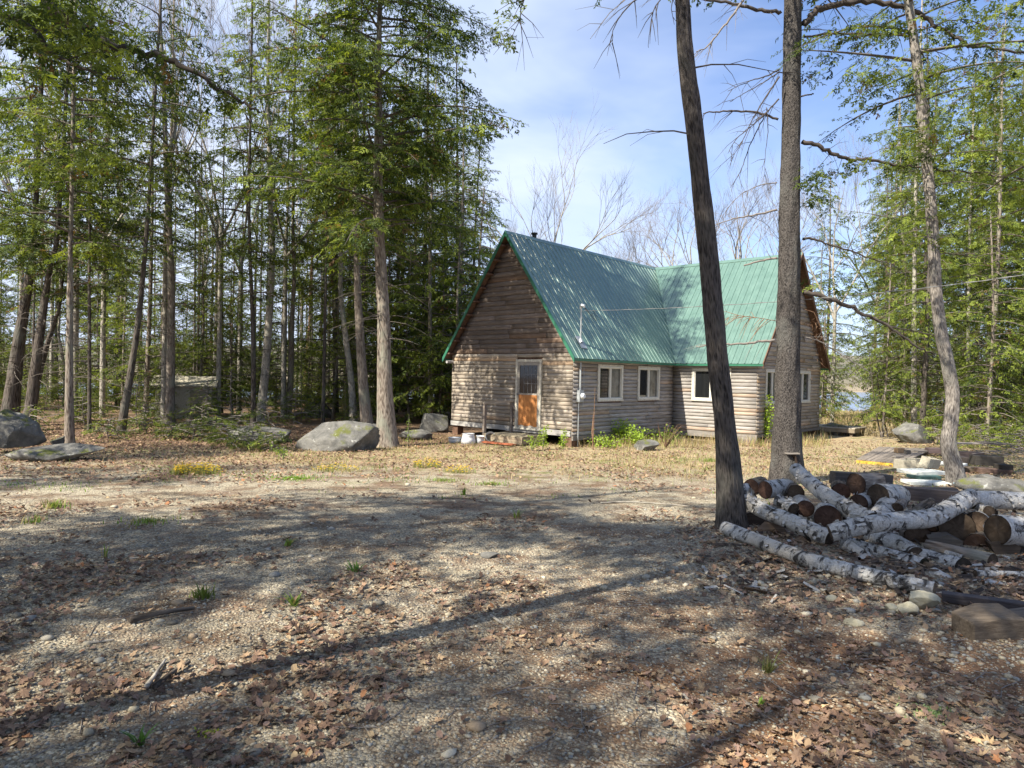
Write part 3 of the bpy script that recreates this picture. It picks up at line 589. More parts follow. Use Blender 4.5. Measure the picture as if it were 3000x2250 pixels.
# ------------------------------------------------------------------ rocks
def rock(name,label,c,dims,seed,cat='boulder',mat='rock',rz=0,planes=14,sub=5,group=None,tilt=0,sharp=False):
    bm=bmesh.new(); bmesh.ops.create_icosphere(bm,subdivisions=sub,radius=1); r=np.random.default_rng(seed)
    V=np.array([v.co[:] for v in bm.verts]); 
    for k in range(planes):
        n=r.normal(size=3); n/=np.linalg.norm(n); d=r.uniform(.48,.85) if not sharp else r.uniform(.28,.6); q=V@n-d; V-=np.outer(np.clip(q,0,None)*(.97 if not sharp else 1),n)
    nse=fbm(V[:,0]*2+seed+V[:,2],V[:,1]*2+V[:,2]*1.3,seed,4)-.5; V*=(1+(.16 if not sharp else .05)*nse)[:,None]; V+= (fbm(V[:,0]*9+V[:,2]*5,V[:,1]*9,seed+5,3)-.5)[:,None]*.06+(fbm(V[:,0]*28+V[:,2]*19,V[:,1]*28-V[:,2]*11,seed+6,2)-.5)[:,None]*.025
    V*=np.array(dims)
    for v,q in zip(bm.verts,V): v.co=q
    me=bpy.data.meshes.new(name); bm.to_mesh(me); bm.free(); me.materials.append(M[mat])
    if sub>=3 and not sharp: me.polygons.foreach_set('use_smooth',np.ones(len(me.polygons),bool))
    o=bpy.data.objects.new(name,me); C.objects.link(o); o.location=c; o.rotation_euler=(tilt,0,rz); tag(o,label,cat,group); return o
def rk(label,px,py,wpx,hpx,seed,sink=.35,dep=.8,**kw):
    """rock whose visible foot is at pixel (px,py), wpx wide and hpx high in the picture"""
    p=G(px,py); w=wpx/FPX*p.y/2; h=hpx/FPX*p.y; zz=h/(2-sink*2+1e-6)*1.0; zr=h/(1+ (1-sink)); return rock('boulder',label,(p.x,p.y+w*dep*.8,p.z+h-zr),(w*1.08,w*dep,zr),seed,**kw)
rk('big smooth grey boulder at the foot of the large trunk left of the cabin',965,1322,272,98,11,.6,.6,planes=8)
rk('dark mossy boulder adjoining the left side of the big smooth boulder',750,1300,200,52,14,.5)
rk('large angular grey boulder at the left edge of the photo',30,1330,210,140,25,.5,.7,planes=12,sharp=True)
rk('long low pale boulder slab in front of the angular boulder',130,1354,285,52,33,.4,.55)
rk('small pointed grey rock on the long pale slab',158,1318,62,48,41,.3,planes=12,sharp=True)
rk('rounded mossy boulder between the large trunk and the cabin corner',1265,1268,135,70,52,.5)
rk('flat grey rock among weeds right of the large trunk',1215,1290,120,32,56,.4)
rk('pale mossy boulder top seen behind the big smooth boulder',925,1225,85,60,61,.4)
rk('small dark rock against the right side of the big smooth boulder',1095,1282,45,40,66,.4)
rk('sunlit tan boulder in front of the yellow green saplings at right',2695,1300,150,72,71,.5)
rk('low lichen covered rock in the weeds before the cabin side wall',1900,1322,85,34,76,.4)
rk('grey boulder under the low deck at the far corner of the wing',2475,1278,110,45,81,.5)
rk('grey boulder by the lake shore right of the cabin',2470,1195,80,22,84,.4)
rk('grey boulder at the right edge beyond the birch logs',2960,1455,230,65,91,.5,.6)
rk('smaller grey boulder in front of the boulder at the right edge',2925,1440,130,45,94,.5)
rk('grey rock in the wood behind the left trunks',430,1205,90,30,97,.4)
p=G(2718,1791); rock('stone','largest pale rounded stone beside the wooden post block',(p.x,p.y+.08,p.z+.045),(.15,.11,.08),5,'stone','stone',.2,6)
p=G(2666,1802); rock('stone','second pale stone, just left of the largest one',(p.x,p.y+.05,p.z+.03),(.085,.07,.055),6,'stone','stone',0,6)
p=G(2620,1795); rock('stone','small tan stone left of the two pale stones',(p.x,p.y+.04,p.z+.02),(.045,.045,.035),8,'stone','stone',0,6)
p=G(2445,1765); rock('stone','tan stone on leaves below the long birch log',(p.x,p.y+.04,p.z+.01),(.05,.04,.035),9,'stone','stone',0,6)
p=G(1435,1634); rock('stone','flat grey stone lying alone in the middle of the gravel',(p.x,p.y+.05,p.z+.005),(.10,.09,.04),12,'stone','rock',0,6)
p=G(2510,1835); rock('stone','flat tan stone among dead leaves in front of the pile',(p.x,p.y+.04,p.z+.01),(.07,.05,.035),15,'stone','stone',0,6)
# ------------------------------------------------------------------ trees
def spray_tpl(n,seed):
    V=[];Q=[]; r=np.random.default_rng(seed)
    def kite(bx,by,ang,L,w,z0=0,sl=0):
        d=np.array((math.cos(ang),math.sin(ang))); s_=np.array((-d[1],d[0])); k=len(V)
        o=np.array((bx,by)); pts=[(o,0),(o+d*L*.45+s_*w,.45),(o+d*L,1),(o+d*L*.45-s_*w,.45)]
        for i,(p_,q) in enumerate(pts): V.append((p_[0],p_[1],z0+sl*q*L-.16*(p_[0]**2)+(.02 if i%2 else 0)))
        Q.append((k,k+1,k+2,k+3))
    for i in range(n):
        t=(i+r.uniform(.1,.9))/n
        for sgn in (-1,1):
            if r.random()<.12: continue
            ang=sgn*R(r.uniform(28,68)); L_=.40*(1-t*.55)*r.uniform(.6,1.25); kite(t,0,ang,L_,.047*r.uniform(.8,1.3),r.normal()*.03,r.uniform(-.6,.25))
            if L_>.22 and r.random()<.8: kite(t+.45*L_*math.cos(ang),.45*L_*math.sin(ang),ang-sgn*R(r.uniform(25,55)),L_*.6,.038,-.04,r.uniform(-.6,.2))
    kite(.75,0,R(r.uniform(-15,15)),.34,.04); kite(0,0,0,.85,.010)
    return np.array(V),np.array(Q)
TPL=[[spray_tpl(6,11+k) for k in range(4)],[spray_tpl(4,31+k) for k in range(4)]]
def place_sprays(b,O,Dr,size,col,tpl=0,rg=rng,upj=.5):
    O=np.asarray(O,float);Dr=np.asarray(Dr,float);size=np.asarray(size,float);col=np.asarray(col)
    if len(O)==0: return
    w_=rg.integers(0,4,len(O))
    for q in range(4):
        k_=w_==q
        if k_.any(): _place(b,O[k_],Dr[k_],size[k_],col[k_],TPL[tpl][q],rg,upj)
def _place(b,O,Dr,size,col,tp_,rg,upj):
    V0,Q0=tp_; n=len(O)
    Dr=Dr/(np.linalg.norm(Dr,axis=1)[:,None]+1e-9)
    up=np.array((0,0,1.))[None,:]+rg.normal(size=(n,3))*upj
    sd_=np.cross(up,Dr); sd_/=np.linalg.norm(sd_,axis=1)[:,None]+1e-9; up=np.cross(Dr,sd_)
    size=size[:,None,None]
    V=O[:,None,:]+size*(V0[None,:,0:1]*Dr[:,None,:]+V0[None,:,1:2]*sd_[:,None,:]+V0[None,:,2:3]*up[:,None,:])
    Q=(Q0[None,:,:]+(np.arange(n)*len(V0))[:,None,None]).reshape(-1,4)
    b.add(V.reshape(-1,3),Q,None,np.repeat(col,len(V0),axis=0))
GD=np.array((.040,.066,.020)); GM=np.array((.102,.140,.030)); GY=np.array((.21,.26,.045)); GL=np.array((.21,.27,.05))
def leafcol(n,rg,yel=.2,dark=.3):
    k=rg.random(n); c=np.where((k<dark)[:,None],GD,GM); c=np.where((k>1-yel)[:,None],GY,c); c=np.where((rg.random(n)<.035)[:,None],np.array((.16,.10,.05)),c); return c*rg.uniform(.75,1.3,(n,1))
def path_at(P,h):
    P=np.asarray(P,float); z=P[:,2]
    return np.array([np.interp(h,z,P[:,0]),np.interp(h,z,P[:,1]),h])
def conifer_crown(P,h0,h1,Lmax,nb,rg,ssz=.42,droop=.35,yel=.2,dark=.3,dens=1.,prof='hem',dead=0,dead0=1.2,tpl=0,bare=.0,up=.12):
    """returns (wood MB, foliage MB) for branches between heights h0..h1 on the trunk polyline P"""
    w=MB(); f=MB(); O=[];Dd=[];Sz=[]
    for i in range(nb):
        t=(i+rg.random())/nb; h=h0+(h1-h0)*t
        if prof=='cone': L=Lmax*(1-t)**.8+.15
        else: L=Lmax*(.55+.45*math.sin(min(1,t*1.9+.15)*math.pi*.75))*(1-t**2.2)+.2
        L*=rg.uniform(.4,1.2); az=i*2.399+rg.uniform(-.9,.9); base=path_at(P,h); hd=np.array((math.cos(az),math.sin(az),0)); u=up+rg.uniform(-.2,.35); dr=droop*rg.uniform(.4,1.5)
        n=6; bend=rg.uniform(-.25,.25); sd_=np.array((-hd[1],hd[0],0)); T=np.linspace(0,1,n)
        pts=np.array([base+hd*L*q+sd_*bend*L*q*q+np.array((0,0,L*(u*q-dr*q*q))) for q in T]); w.tube(pts,np.linspace(.012+.009*L,.004,n),4,(.1,.08,.07))
        if rg.random()<bare: continue
        nt_=max(2,int(L/.17*dens))
        for j in range(nt_):
            q=.14+.86*(j+rg.random()*.8)/nt_; q=min(q,1); p0=np.array([np.interp(q,T,pts[:,k]) for k in range(3)]); sg=1 if j%2 else -1
            ang=sg*rg.uniform(.6,1.15); dd=hd*math.cos(ang)+sd_*math.sin(ang)+np.array((0,0,rg.uniform(-.55,.15))); l=(.42*L*(1-q)+.22)*rg.uniform(.6,1.1)
            m_=max(1,int(l/.14*dens))
            for k in range(m_):
                e=(k+.3)/m_; pp=p0+dd*l*e+np.array((0,0,-.25*l*e*e)); sa=rg.uniform(-.9,.9); d2=dd*math.cos(sa)+np.cross((0,0,1),dd)*math.sin(sa)+np.array((0,0,-.15)); O.append(pp); Dd.append(d2); Sz.append(ssz*rg.uniform(.55,1.15)*(1-.2*e))
        O.append(pts[-2]); Dd.append(pts[-1]-pts[-2]); Sz.append(ssz)
    for i in range(dead):
        h=dead0+(h0+1.5-dead0)*rg.random(); base=path_at(P,h); az=rg.uniform(0,2*math.pi); L=rg.uniform(.5,1.0)*min(Lmax,2.2)*.8; hd=np.array((math.cos(az),math.sin(az),0)); u=rg.uniform(-.15,.35)
        T=np.linspace(0,1,5); sd_=np.array((-hd[1],hd[0],0)); bd=rg.uniform(-.4,.4); pts=np.array([base+hd*L*q+sd_*bd*L*q*q+np.array((0,0,L*(u*q-.35*q*q)))+rg.normal(size=3)*.015 for q in T]); w.tube(pts,np.linspace(.013,.003,5),3)
        for k in range(rg.integers(2,6)):
            q=rg.uniform(.3,.95); p0=np.array([np.interp(q,T,pts[:,c]) for c in range(3)]); a2=rg.choice((-1,1))*rg.uniform(.4,1); d2=hd*math.cos(a2)+sd_*math.sin(a2)+np.array((0,0,rg.uniform(-.5,.3))); l=rg.uniform(.2,.55)
            w.tube([p0,p0+d2*l*.5+(0,0,.02),p0+d2*l+(0,0,-.05)],[.005,.003,.0015],3)
    if O: place_sprays(f,O,Dd,Sz,leafcol(len(O),rg,yel,dark)*(1.35 if yel>.65 else 1),tpl,rg)  # right thicket needles get a brighter colour to read as sunlit
    return w,f
def smooth_path(P,n=24,wob=.0,rg=None):
    P=np.array([tuple(p) for p in P],float); t=np.linspace(0,1,len(P)); T=np.linspace(0,1,n)
    # catmull-rom style
    out=[]
    for q in T:
        x=q*(len(P)-1); i=min(int(x),len(P)-2); u=x-i; p0=P[max(i-1,0)];p1=P[i];p2=P[i+1];p3=P[min(i+2,len(P)-1)]
        out.append(.5*((2*p1)+(-p0+p2)*u+(2*p0-5*p1+4*p2-p3)*u*u+(-p0+3*p1-3*p2+p3)*u**3))
    out=np.array(out)
    if wob and rg is not None: out[1:,:2]+=np.cumsum(rg.normal(size=(n-1,2))*wob,axis=0)
    return out
def trunk_mesh(P,r0,r1,sides=12,flare=1.35,rough=.10,seed=1):
    n=len(P); h=np.linspace(0,1,n); r=r0+(r1-r0)*h; L=np.concatenate([[0],np.cumsum(np.linalg.norm(np.diff(P,axis=0),axis=1))]); r=r*(1+(flare-1)*np.exp(-L/(.9*r0*3+.05)))
    b=MB(); b.tube(P,r,sides,None,False,rough,seed,.075 if sides>=16 else .03); return b
def tree(name,label,P,r0,r1,mat,seed,crown=None,cat='tree',group=None,sides=10,flare=1.4,nseg=26,rough=.1,twig='twig',wob=0.0,needle='needle'):
    rg=np.random.default_rng(seed); base=Vector(P[0]); base.z=float(gz(base.x,base.y)); P=[Vector(p) for p in P]; P[0]=base-Vector((0,0,.12))
    PP=smooth_path(P,nseg,wob,rg); root=empty(name,base); tag(root,label,cat,group)
    relparent(trunk_mesh(PP,r0,r1,sides,flare,rough,seed).build('trunk',M[mat],None,True),root)
    if crown:
        w,f=conifer_crown(PP,rg=rg,**crown)
        if w.n: relparent(w.build('branches',M['bough']),root)
        if f.n: relparent(f.build('crown',M[needle]),root)
    return root
def rad(px,Y): return px/FPX*Y/2
def tp(base,pts,top=None):
    """trunk path from base pixel (on the ground) through pixels at the same depth; top=(px,z) world height end"""
    g=G(*base); P=[g]+[D(x,y,g.y) for x,y in pts]
    return P,g.y
# --- front trunks, right of the middle
P,Y=tp((2146,1548),[(2136,1400),(2125,1250),(2098,1000),(2072,720),(2052,540),(2030,340),(2008,150),(1999,0),(1985,-260),(1975,-620),(1972,-1000)])
T1=tree('leaning_tree','leaning dark ridged trunk rising in front of the cabin roof, left of the straighter one',P,rad(66,Y),.07,'bark_oak',101,dict(h0=7.6,h1=10.5,Lmax=2.2,nb=26,ssz=.24,dead=10,dead0=4),sides=40,nseg=170,rough=.13,flare=1.7)
P,Y2=tp((2306,1412),[(2306,1300),(2308,1100),(2311,850),(2313,650),(2318,350),(2323,0),(2328,-350),(2330,-800),(2332,-1300)])
T2=tree('tall_tree','thick straight scaly trunk in front of the cabin wing with dead limbs on both sides',P,rad(76,Y2),.10,'bark_pine',102,dict(h0=9.2,h1=15.5,Lmax=3.2,nb=40,ssz=.36,dead=5,dead0=8),sides=44,nseg=190,rough=.12,flare=1.5)
def limb(root,pts,Y,r0,r1,dz=0,name='limb',mat='twig_dark',twigs=0,seed=0,Yend=None,ret=False):
    n=len(pts); Ye=Y if Yend is None else Yend; P=[D(x,y,Y+(Ye-Y)*i/(n-1)) for i,(x,y) in enumerate(pts)]; PP=smooth_path(P,max(8,n*5)); rg=np.random.default_rng(seed+5); PP[1:-1]+=rg.normal(size=PP[1:-1].shape)*r0*.35
    b=MB(); b.tube(PP,np.linspace(r0,r1,len(PP))*1.15,7,None,True,.15,seed+1); twigs=int(twigs*1.5)
    for k in range(twigs):
        i=rg.integers(2,len(PP)-1); p0=PP[i]; d=rg.normal(size=3); d[2]-=.6; t_=PP[i]-PP[i-1]; t_/=np.linalg.norm(t_); d=d/np.linalg.norm(d)+t_*.8; d/=np.linalg.norm(d); l=rg.uniform(.15,.6)
        q=[p0,p0+d*l*.5+(0,0,-.03*l),p0+d*l+(0,0,-.22*l)]; b.tube(q,[.006,.004,.0015],4)
        if rg.random()<.5: d3=d+rg.normal(size=3)*.5; b.tube([q[1],q[1]+d3*l*.4],[.003,.0012],3)
    relparent(b.build(name,M[mat],None,True),root); return PP
L=limb
# left limbs of T2
L(T2,[(2288,33),(2230,30),(2150,12),(2080,2),(2030,-8)],Y2-.1,.030,.018,twigs=6,seed=1)
L(T2,[(2190,-20),(2150,40),(2110,90),(2075,135),(2040,150)],Y2-.3,.020,.007,twigs=12,seed=2,mat='twig')
L(T2,[(2283,204),(2240,225),(2190,240),(2132,267)],Y2-.1,.013,.004,twigs=5,seed=3)
L(T2,[(2283,210),(2240,240),(2190,268),(2138,299)],Y2-.15,.011,.004,twigs=3,seed=4)
L(T2,[(2283,225),(2240,290),(2205,350),(2170,420),(2140,470)],Y2-.2,.014,.003,twigs=10,seed=5)
L(T2,[(2282,290),(2245,330),(2200,370),(2155,410),(2132,450)],Y2-.2,.013,.003,twigs=8,seed=6)
L(T2,[(2280,350),(2220,330),(2150,325),(2090,328),(2060,332)],Y2-.05,.020,.009,twigs=8,seed=7)
L(T2,[(2245,315),(2250,380),(2242,450),(2240,518)],Y2-.1,.008,.002,twigs=4,seed=8)
L(T2,[(2238,345),(2200,420),(2170,500),(2140,550)],Y2-.1,.010,.003,twigs=5,seed=9)
L(T2,[(2276,615),(2210,630),(2150,640),(2095,660)],Y2-.05,.018,.006,twigs=9,seed=10,mat='twig')
L(T2,[(2276,535),(2220,545),(2170,570),(2130,610)],Y2,.010,.003,twigs=7,seed=12,mat='twig')
L(T2,[(2276,757),(2230,764),(2180,778)],Y2-.05,.020,.012,twigs=1,seed=13,mat='twig')
L(T2,[(2270,997),(2210,1003),(2150,1008),(2100,1010),(2040,1015)],Y2-.1,.022,.008,twigs=4,seed=14,mat='twig')
L(T2,[(2272,940),(2215,930),(2160,925),(2120,935)],Y2-.1,.006,.002,twigs=14,seed=15,mat='bark_red')
# right limbs
Pm=L(T2,[(2355,65),(2400,30),(2480,8),(2560,3),(2640,18),(2700,45),(2750,80),(2800,108),(2840,130),(2900,140),(3010,155)],Y2,.055,.018,twigs=22,seed=16)
L(T2,[(2355,108),(2440,98),(2540,102),(2640,100),(2720,82),(2790,58),(2860,65),(2920,95)],Y2,.018,.006,twigs=14,seed=17)
L(T2,[(2350,-10),(2400,-3),(2440,-20)],Y2,.02,.012,seed=18)
L(T2,[(2350,415),(2400,430),(2450,455),(2490,465),(2550,468),(2640,485),(2700,490),(2760,500),(2850,505),(2950,520)],Y2,.036,.008,twigs=16,seed=19)
L(T2,[(2352,700),(2390,702),(2440,720),(2500,738),(2560,760),(2620,775)],Y2,.022,.006,twigs=12,seed=20)
L(T2,[(2355,858),(2420,872),(2480,895),(2540,925),(2600,955),(2650,990),(2700,1025),(2740,1035)],Y2,.040,.010,twigs=14,seed=21)
L(T2,[(2600,955),(2680,970),(2760,985),(2840,990)],Y2,.012,.004,twigs=6,seed=22)
L(T2,[(2352,987),(2400,1000),(2450,1030),(2500,1060),(2555,1095)],Y2,.014,.005,twigs=6,seed=23,mat='twig')
L(T2,[(2345,283),(2365,278),(2384,275)],Y2-.1,.014,.010,seed=24)
# live sprays on the right limbs of T2
def spray_cloud(root,segs,Y,n,ssz,seed,yel=.15,dark=.45,spread=.25,Yj=.4,name='foliage'):
    rg=np.random.default_rng(seed); O=[];Dd=[];Sz=[]
    for k in range(n):
        s=segs[rg.integers(len(segs))]; t=rg.random(); x=s[0]+(s[2]-s[0])*t; y=s[1]+(s[3]-s[1])*t; p=D(x,y,Y+rg.normal()*Yj); p=np.array(p)+rg.normal(size=3)*spread*np.array((1,1,.45)); az=rg.uniform(0,6.28)
        O.append(p); Dd.append((math.cos(az),math.sin(az),rg.uniform(-.6,0))); Sz.append(ssz*rg.uniform(.5,1.2))
    b=MB(); place_sprays(b,O,Dd,Sz,leafcol(n,rg,yel,dark),0,rg); relparent(b.build(name,M['needle']),root)
spray_cloud(T2,[(2360,520,2560,470),(2500,470,2660,490),(2360,550,2420,500)],Y2,130,.26,31,.1,.5,.16)
spray_cloud(T2,[(2360,560,2420,600),(2360,840,2620,810),(2400,860,2560,820)],Y2,110,.26,32,.15,.5,.15)
spray_cloud(T2,[(2362,235,2430,150)],Y2,26,.22,33,.1,.5,.08,.1)
b=MB(); rg=np.random.default_rng(5)
for k in range(90):
    p=np.array(D(2395+rg.uniform(-35,35),925+abs(rg.normal())*70,Y2+.1)); d=rg.normal(size=3); d[2]=-abs(d[2])-.4; d/=np.linalg.norm(d); b.tube([p,p+d*rg.uniform(.06,.16)],[.003,.001],3)
b.tube([D(2352,905,Y2),D(2385,915,Y2),D(2405,960,Y2),D(2415,1020,Y2)],[.008,.006,.004,.002],4); relparent(b.build('dead_spray',M['bark_red']),T2)
# board nailed at the foot of T2
b=MB(); a=D(2330,1327,Y2-.35); c2=D(2318,1368,Y2-.35); b.bar(D(2302,1328,Y2-.28),D(2338,1328,Y2-.28),.16,.02,(.3,.27,.24)); b.bar(D(2322,1332,Y2-.27),D(2332,1372,Y2-.24),.15,.02,(.07,.05,.04)); o=b.build('shelf_bracket',M['plank'],None,loc=a); tag(o,'small dark wooden shelf bracket fixed to the thick straight trunk','bracket')
# T3
P,Y3=tp((2808,1424),[(2796,1370),(2778,1300),(2786,1230),(2790,1150),(2775,1060),(2758,980),(2742,850),(2730,640),(2712,450),(2700,300),(2680,140),(2662,0),(2645,-160),(2630,-420),(2610,-800)])
T3=tree('crooked_tree','crooked shaggy grey trunk with a bend near its foot beside the pale foam slabs',P,rad(42,Y3),.06,'bark_maple',103,dict(h0=6.8,h1=11.5,Lmax=2.6,nb=26,ssz=.3,dead=14,dead0=3.2,yel=.3),sides=32,nseg=150,rough=.13)
# --- big hemlock left of the cabin and its neighbours
def HT_(name,label,base,pts,w,mat,seed,topz,topdx=0,cat='tree',crown=None,group=None,**kw):
    P,Y=tp(base,pts); e=P[-1]; topz*=1.35; crown=dict(crown); h1_=crown['h1']; crown['h1']*=1.35; crown['dens']=1.15; crown['ssz']=.44; crown['nb']=int(crown['nb']*1.35); crown['dead']=int(crown.get('dead',0)*1.5); crown.setdefault('tpl',1)
    if topz>e.z+.3: P.append(Vector((e.x+topdx,e.y,topz)))
    return tree(name,label,P,rad(w,Y),.035,mat,seed,crown,cat,group,**kw)
BT=HT_('hemlock_tree','largest hemlock trunk, just left of the cabin gable',(1135,1308),[(1128,1150),(1122,900),(1108,600),(1110,300),(1112,60)],50,'bark_hem',201,14.8,.2,crown=dict(h0=5.6,h1=14.4,Lmax=4.0,nb=116,ssz=.44,dead=26,dead0=2.2,yel=.2,dark=.4,dens=1.2,droop=.3,up=.2),sides=26,nseg=90,flare=1.6)
HT_('hemlock_tree','second thick hemlock trunk, next left of the largest one',(1078,1262),[(1062,1100),(1050,900),(1045,750),(1040,500)],34,'bark_hem',202,15,-.3,crown=dict(h0=6,h1=14.5,Lmax=2.8,nb=50,ssz=.38,dead=22,dead0=1.8,yel=.3,dark=.3),sides=12,nseg=40)
HT_('leaning_birch','pale trunk bowed to the left behind the second hemlock trunk',(1035,1242),[(1030,1130),(1012,980),(998,850),(1000,700),(1003,560)],22,'bark_pale',203,12,0,crown=dict(h0=7,h1=12,Lmax=1.8,nb=26,dead=16,yel=.3))
HT_('hemlock_tree','slender orange tinged trunk rising behind the big smooth boulder',(985,1215),[(984,1050),(978,900),(972,700)],14,'bark_red',204,11,0,crown=dict(h0=5.5,h1=10.5,Lmax=1.8,nb=30,dead=16,yel=.3))
HT_('red_barked_tree','thin wavy reddish trunk leaning right above the mossy boulder',(893,1200),[(897,1080),(908,960),(912,820),(918,700),(935,560),(950,420)],15,'bark_red',205,9.5,.1,crown=dict(h0=5.5,h1=9.3,Lmax=1.6,nb=20,dead=22,yel=.35))
HT_('hemlock_tree','brownish trunk standing left of the thin reddish trunk',(842,1225),[(852,1100),(855,950),(862,800),(858,600)],20,'bark_hem',206,13,0,crown=dict(h0=5,h1=12.5,Lmax=2.3,nb=40,dead=18,yel=.35,dark=.2))
HT_('birch_tree','smooth pale straight trunk, brightest in the left woods',(762,1235),[(778,1080),(790,900),(797,750),(792,560),(788,380),(785,200)],26,'bark_pale',207,14,0,crown=dict(h0=7.5,h1=13.5,Lmax=2.0,nb=30,dead=14,yel=.4,dark=.1))
HT_('hemlock_tree','dark straight trunk just right of the stone shed',(742,1245),[(742,1000),(735,800),(730,600)],15,'bark_dark',208,12,0,crown=dict(h0=4.2,h1=11.8,Lmax=2.2,nb=44,dead=14,yel=.35,dark=.2))
HT_('forked_tree','forked pale brown trunk behind the right end of the stone shed',(632,1215),[(633,1050),(636,900),(635,800)],20,'bark_pale',209,6.2,0,crown=dict(h0=4,h1=6,Lmax=1.2,nb=8,dead=20,yel=.4))
HT_('multistem_birch','tall grey trunk splitting into thin stems in front of the stone shed',(497,1240),[(500,1080),(502,900),(500,760),(492,600),(484,400),(478,200),(470,60)],26,'bark_hem',210,13.5,-.1,crown=dict(h0=6.5,h1=13,Lmax=1.6,nb=18,dead=26,yel=.4,bare=.4))
HT_('leaning_tree','dark trunk leaning right between the lake view and the stone shed',(352,1272),[(368,1180),(385,1080),(400,980),(415,850),(428,700),(440,520)],24,'bark_dark',211,12,.4,crown=dict(h0=5.2,h1=11.5,Lmax=2.4,nb=36,dead=18,dead0=1.5,yel=.2,dark=.5))
HT_('hemlock_tree','slim dark straight trunk in front of the left lake view',(262,1268),[(262,1100),(262,900),(262,750)],11,'bark_dark',212,10,0,crown=dict(h0=4,h1=9.8,Lmax=1.8,nb=36,dead=16,yel=.1,dark=.6,prof='cone'))
HT_('maple_tree','grey mottled straight trunk with a pale scar low down, left of the lake view',(204,1300),[(203,1180),(204,1000),(206,800),(208,650)],27,'bark_hem',213,12,.1,crown=dict(h0=4.8,h1=11.8,Lmax=2.8,nb=46,dead=18,yel=.25,dark=.4))
HT_('hemlock_tree','leaning dark trunk nearest the left lake view, fanning to the right',(80,1262),[(95,1150),(112,1020),(128,900),(150,760),(175,600)],34,'bark_dark',214,13,.5,crown=dict(h0=4.6,h1=12.5,Lmax=2.8,nb=44,dead=18,yel=.2,dark=.5))
HT_('hemlock_tree','thick dark trunk at the far left edge, behind the angular boulder',(25,1250),[(40,1120),(62,960),(88,800),(105,600)],46,'bark_dark',215,14,.4,crown=dict(h0=4.4,h1=13.5,Lmax=3.0,nb=48,dead=16,yel=.2,dark=.5))
HT_('leaning_tree','dark curved trunk crossing behind the leaning pair at the left edge',(92,1240),[(108,1130),(135,1020),(160,940),(180,850)],20,'bark_dark',216,7,.3,crown=dict(h0=3.5,h1=7,Lmax=1.6,nb=14,dead=10,yel=.2,dark=.4))
HT_('crooked_birch','yellowish crooked thin trunk behind the mottled grey trunk',(188,1190),[(190,1120),(182,1040),(172,980),(175,900)],12,'bark_pale',217,7,0,crown=dict(h0=4,h1=7,Lmax=1.4,nb=14,dead=8,yel=.3))
HT_('hemlock_tree','trunk half hidden behind the cabin eave, left of the gable wall',(1310,1205),[(1305,1100),(1300,1000)],32,'bark_dark',218,11,0,crown=dict(h0=2.6,h1=10.6,Lmax=3.0,nb=64,ssz=.38,dead=10,yel=.12,dark=.45),sides=10)
HT_('hemlock_tree','dark trunk between the largest hemlock and the cabin corner',(1180,1205),[(1180,1050),(1178,900)],24,'bark_dark',219,12.5,0,crown=dict(h0=3.6,h1=12,Lmax=2.8,nb=56,ssz=.38,dead=20,yel=.15,dark=.45))
HT_('multistem_birch','thin twin grey stem left of the tall splitting trunk',(470,1215),[(474,1050),(480,880),(486,700),(498,500),(505,300),(508,120)],13,'bark_hem',220,13,0,crown=dict(h0=6.5,h1=12.5,Lmax=1.4,nb=12,dead=20,yel=.4,bare=.5))
# right wood
HT_('hemlock_tree','pale straight trunk in the yellow green saplings at right',(2897,1255),[(2898,1100),(2902,950),(2905,820),(2905,700)],29,'bark_pale',231,13,0,crown=dict(h0=4.6,h1=12.6,Lmax=3.0,nb=56,dead=18,yel=.42,dark=.15),sides=12)
HT_('leaning_tree','brown trunk leaning left behind the tan boulder',(2712,1240),[(2692,1130),(2680,1030),(2665,900),(2650,760),(2640,600)],19,'bark_hem',232,12,-.2,crown=dict(h0=4.6,h1=11.6,Lmax=2.6,nb=46,dead=14,yel=.5,dark=.1))
HT_('leaning_birch','pale spotted trunk leaning left beside the brown leaning one',(2735,1238),[(2715,1130),(2690,1050),(2678,980)],13,'bark_pale',233,6,-.2,crown=dict(h0=3.8,h1=6,Lmax=1.3,nb=10,dead=6,yel=.5))
HT_('hemlock_tree','pale twin trunk in the middle distance behind the crooked trunk',(2795,1200),[(2797,1050),(2795,900),(2792,750)],19,'bark_pale',234,13,0,crown=dict(h0=4.5,h1=12.5,Lmax=2.6,nb=46,dead=12,yel=.45,dark=.15))
HT_('hemlock_tree','thin grey companion just right of the pale twin trunk',(2816,1190),[(2817,1050),(2815,900)],15,'bark_hem',235,11,0,crown=dict(h0=4.5,h1=10.8,Lmax=2.0,nb=34,dead=12,yel=.4,dark=.2))
HT_('hemlock_tree','dark trunk at the far right edge of the photo',(3010,1250),[(3005,1050),(2992,900),(2985,700)],30,'bark_dark',236,13,0,crown=dict(h0=3.6,h1=12.6,Lmax=3.2,nb=60,dead=12,yel=.35,dark=.25))
# near hemlock whose boughs fill the upper right corner, trunk beyond the frame
def near_tree(name,label,x,y,h,r,seed,crown,mat='bark_hem'):
    z=float(gz(x,y)); return tree(name,label,[(x,y,z),(x+.1,y,h*.5),(x-.1,y+.1,h)],r,.04,mat,seed,crown,nseg=30)
near_tree('hemlock_tree','bright green hemlock boughs filling the upper right corner',10.6,11.2,14,.2,241,dict(h0=5.2,h1=13.5,Lmax=3.5,nb=60,ssz=.28,dead=10,dead0=3,yel=.55,dark=.1,dens=.9))
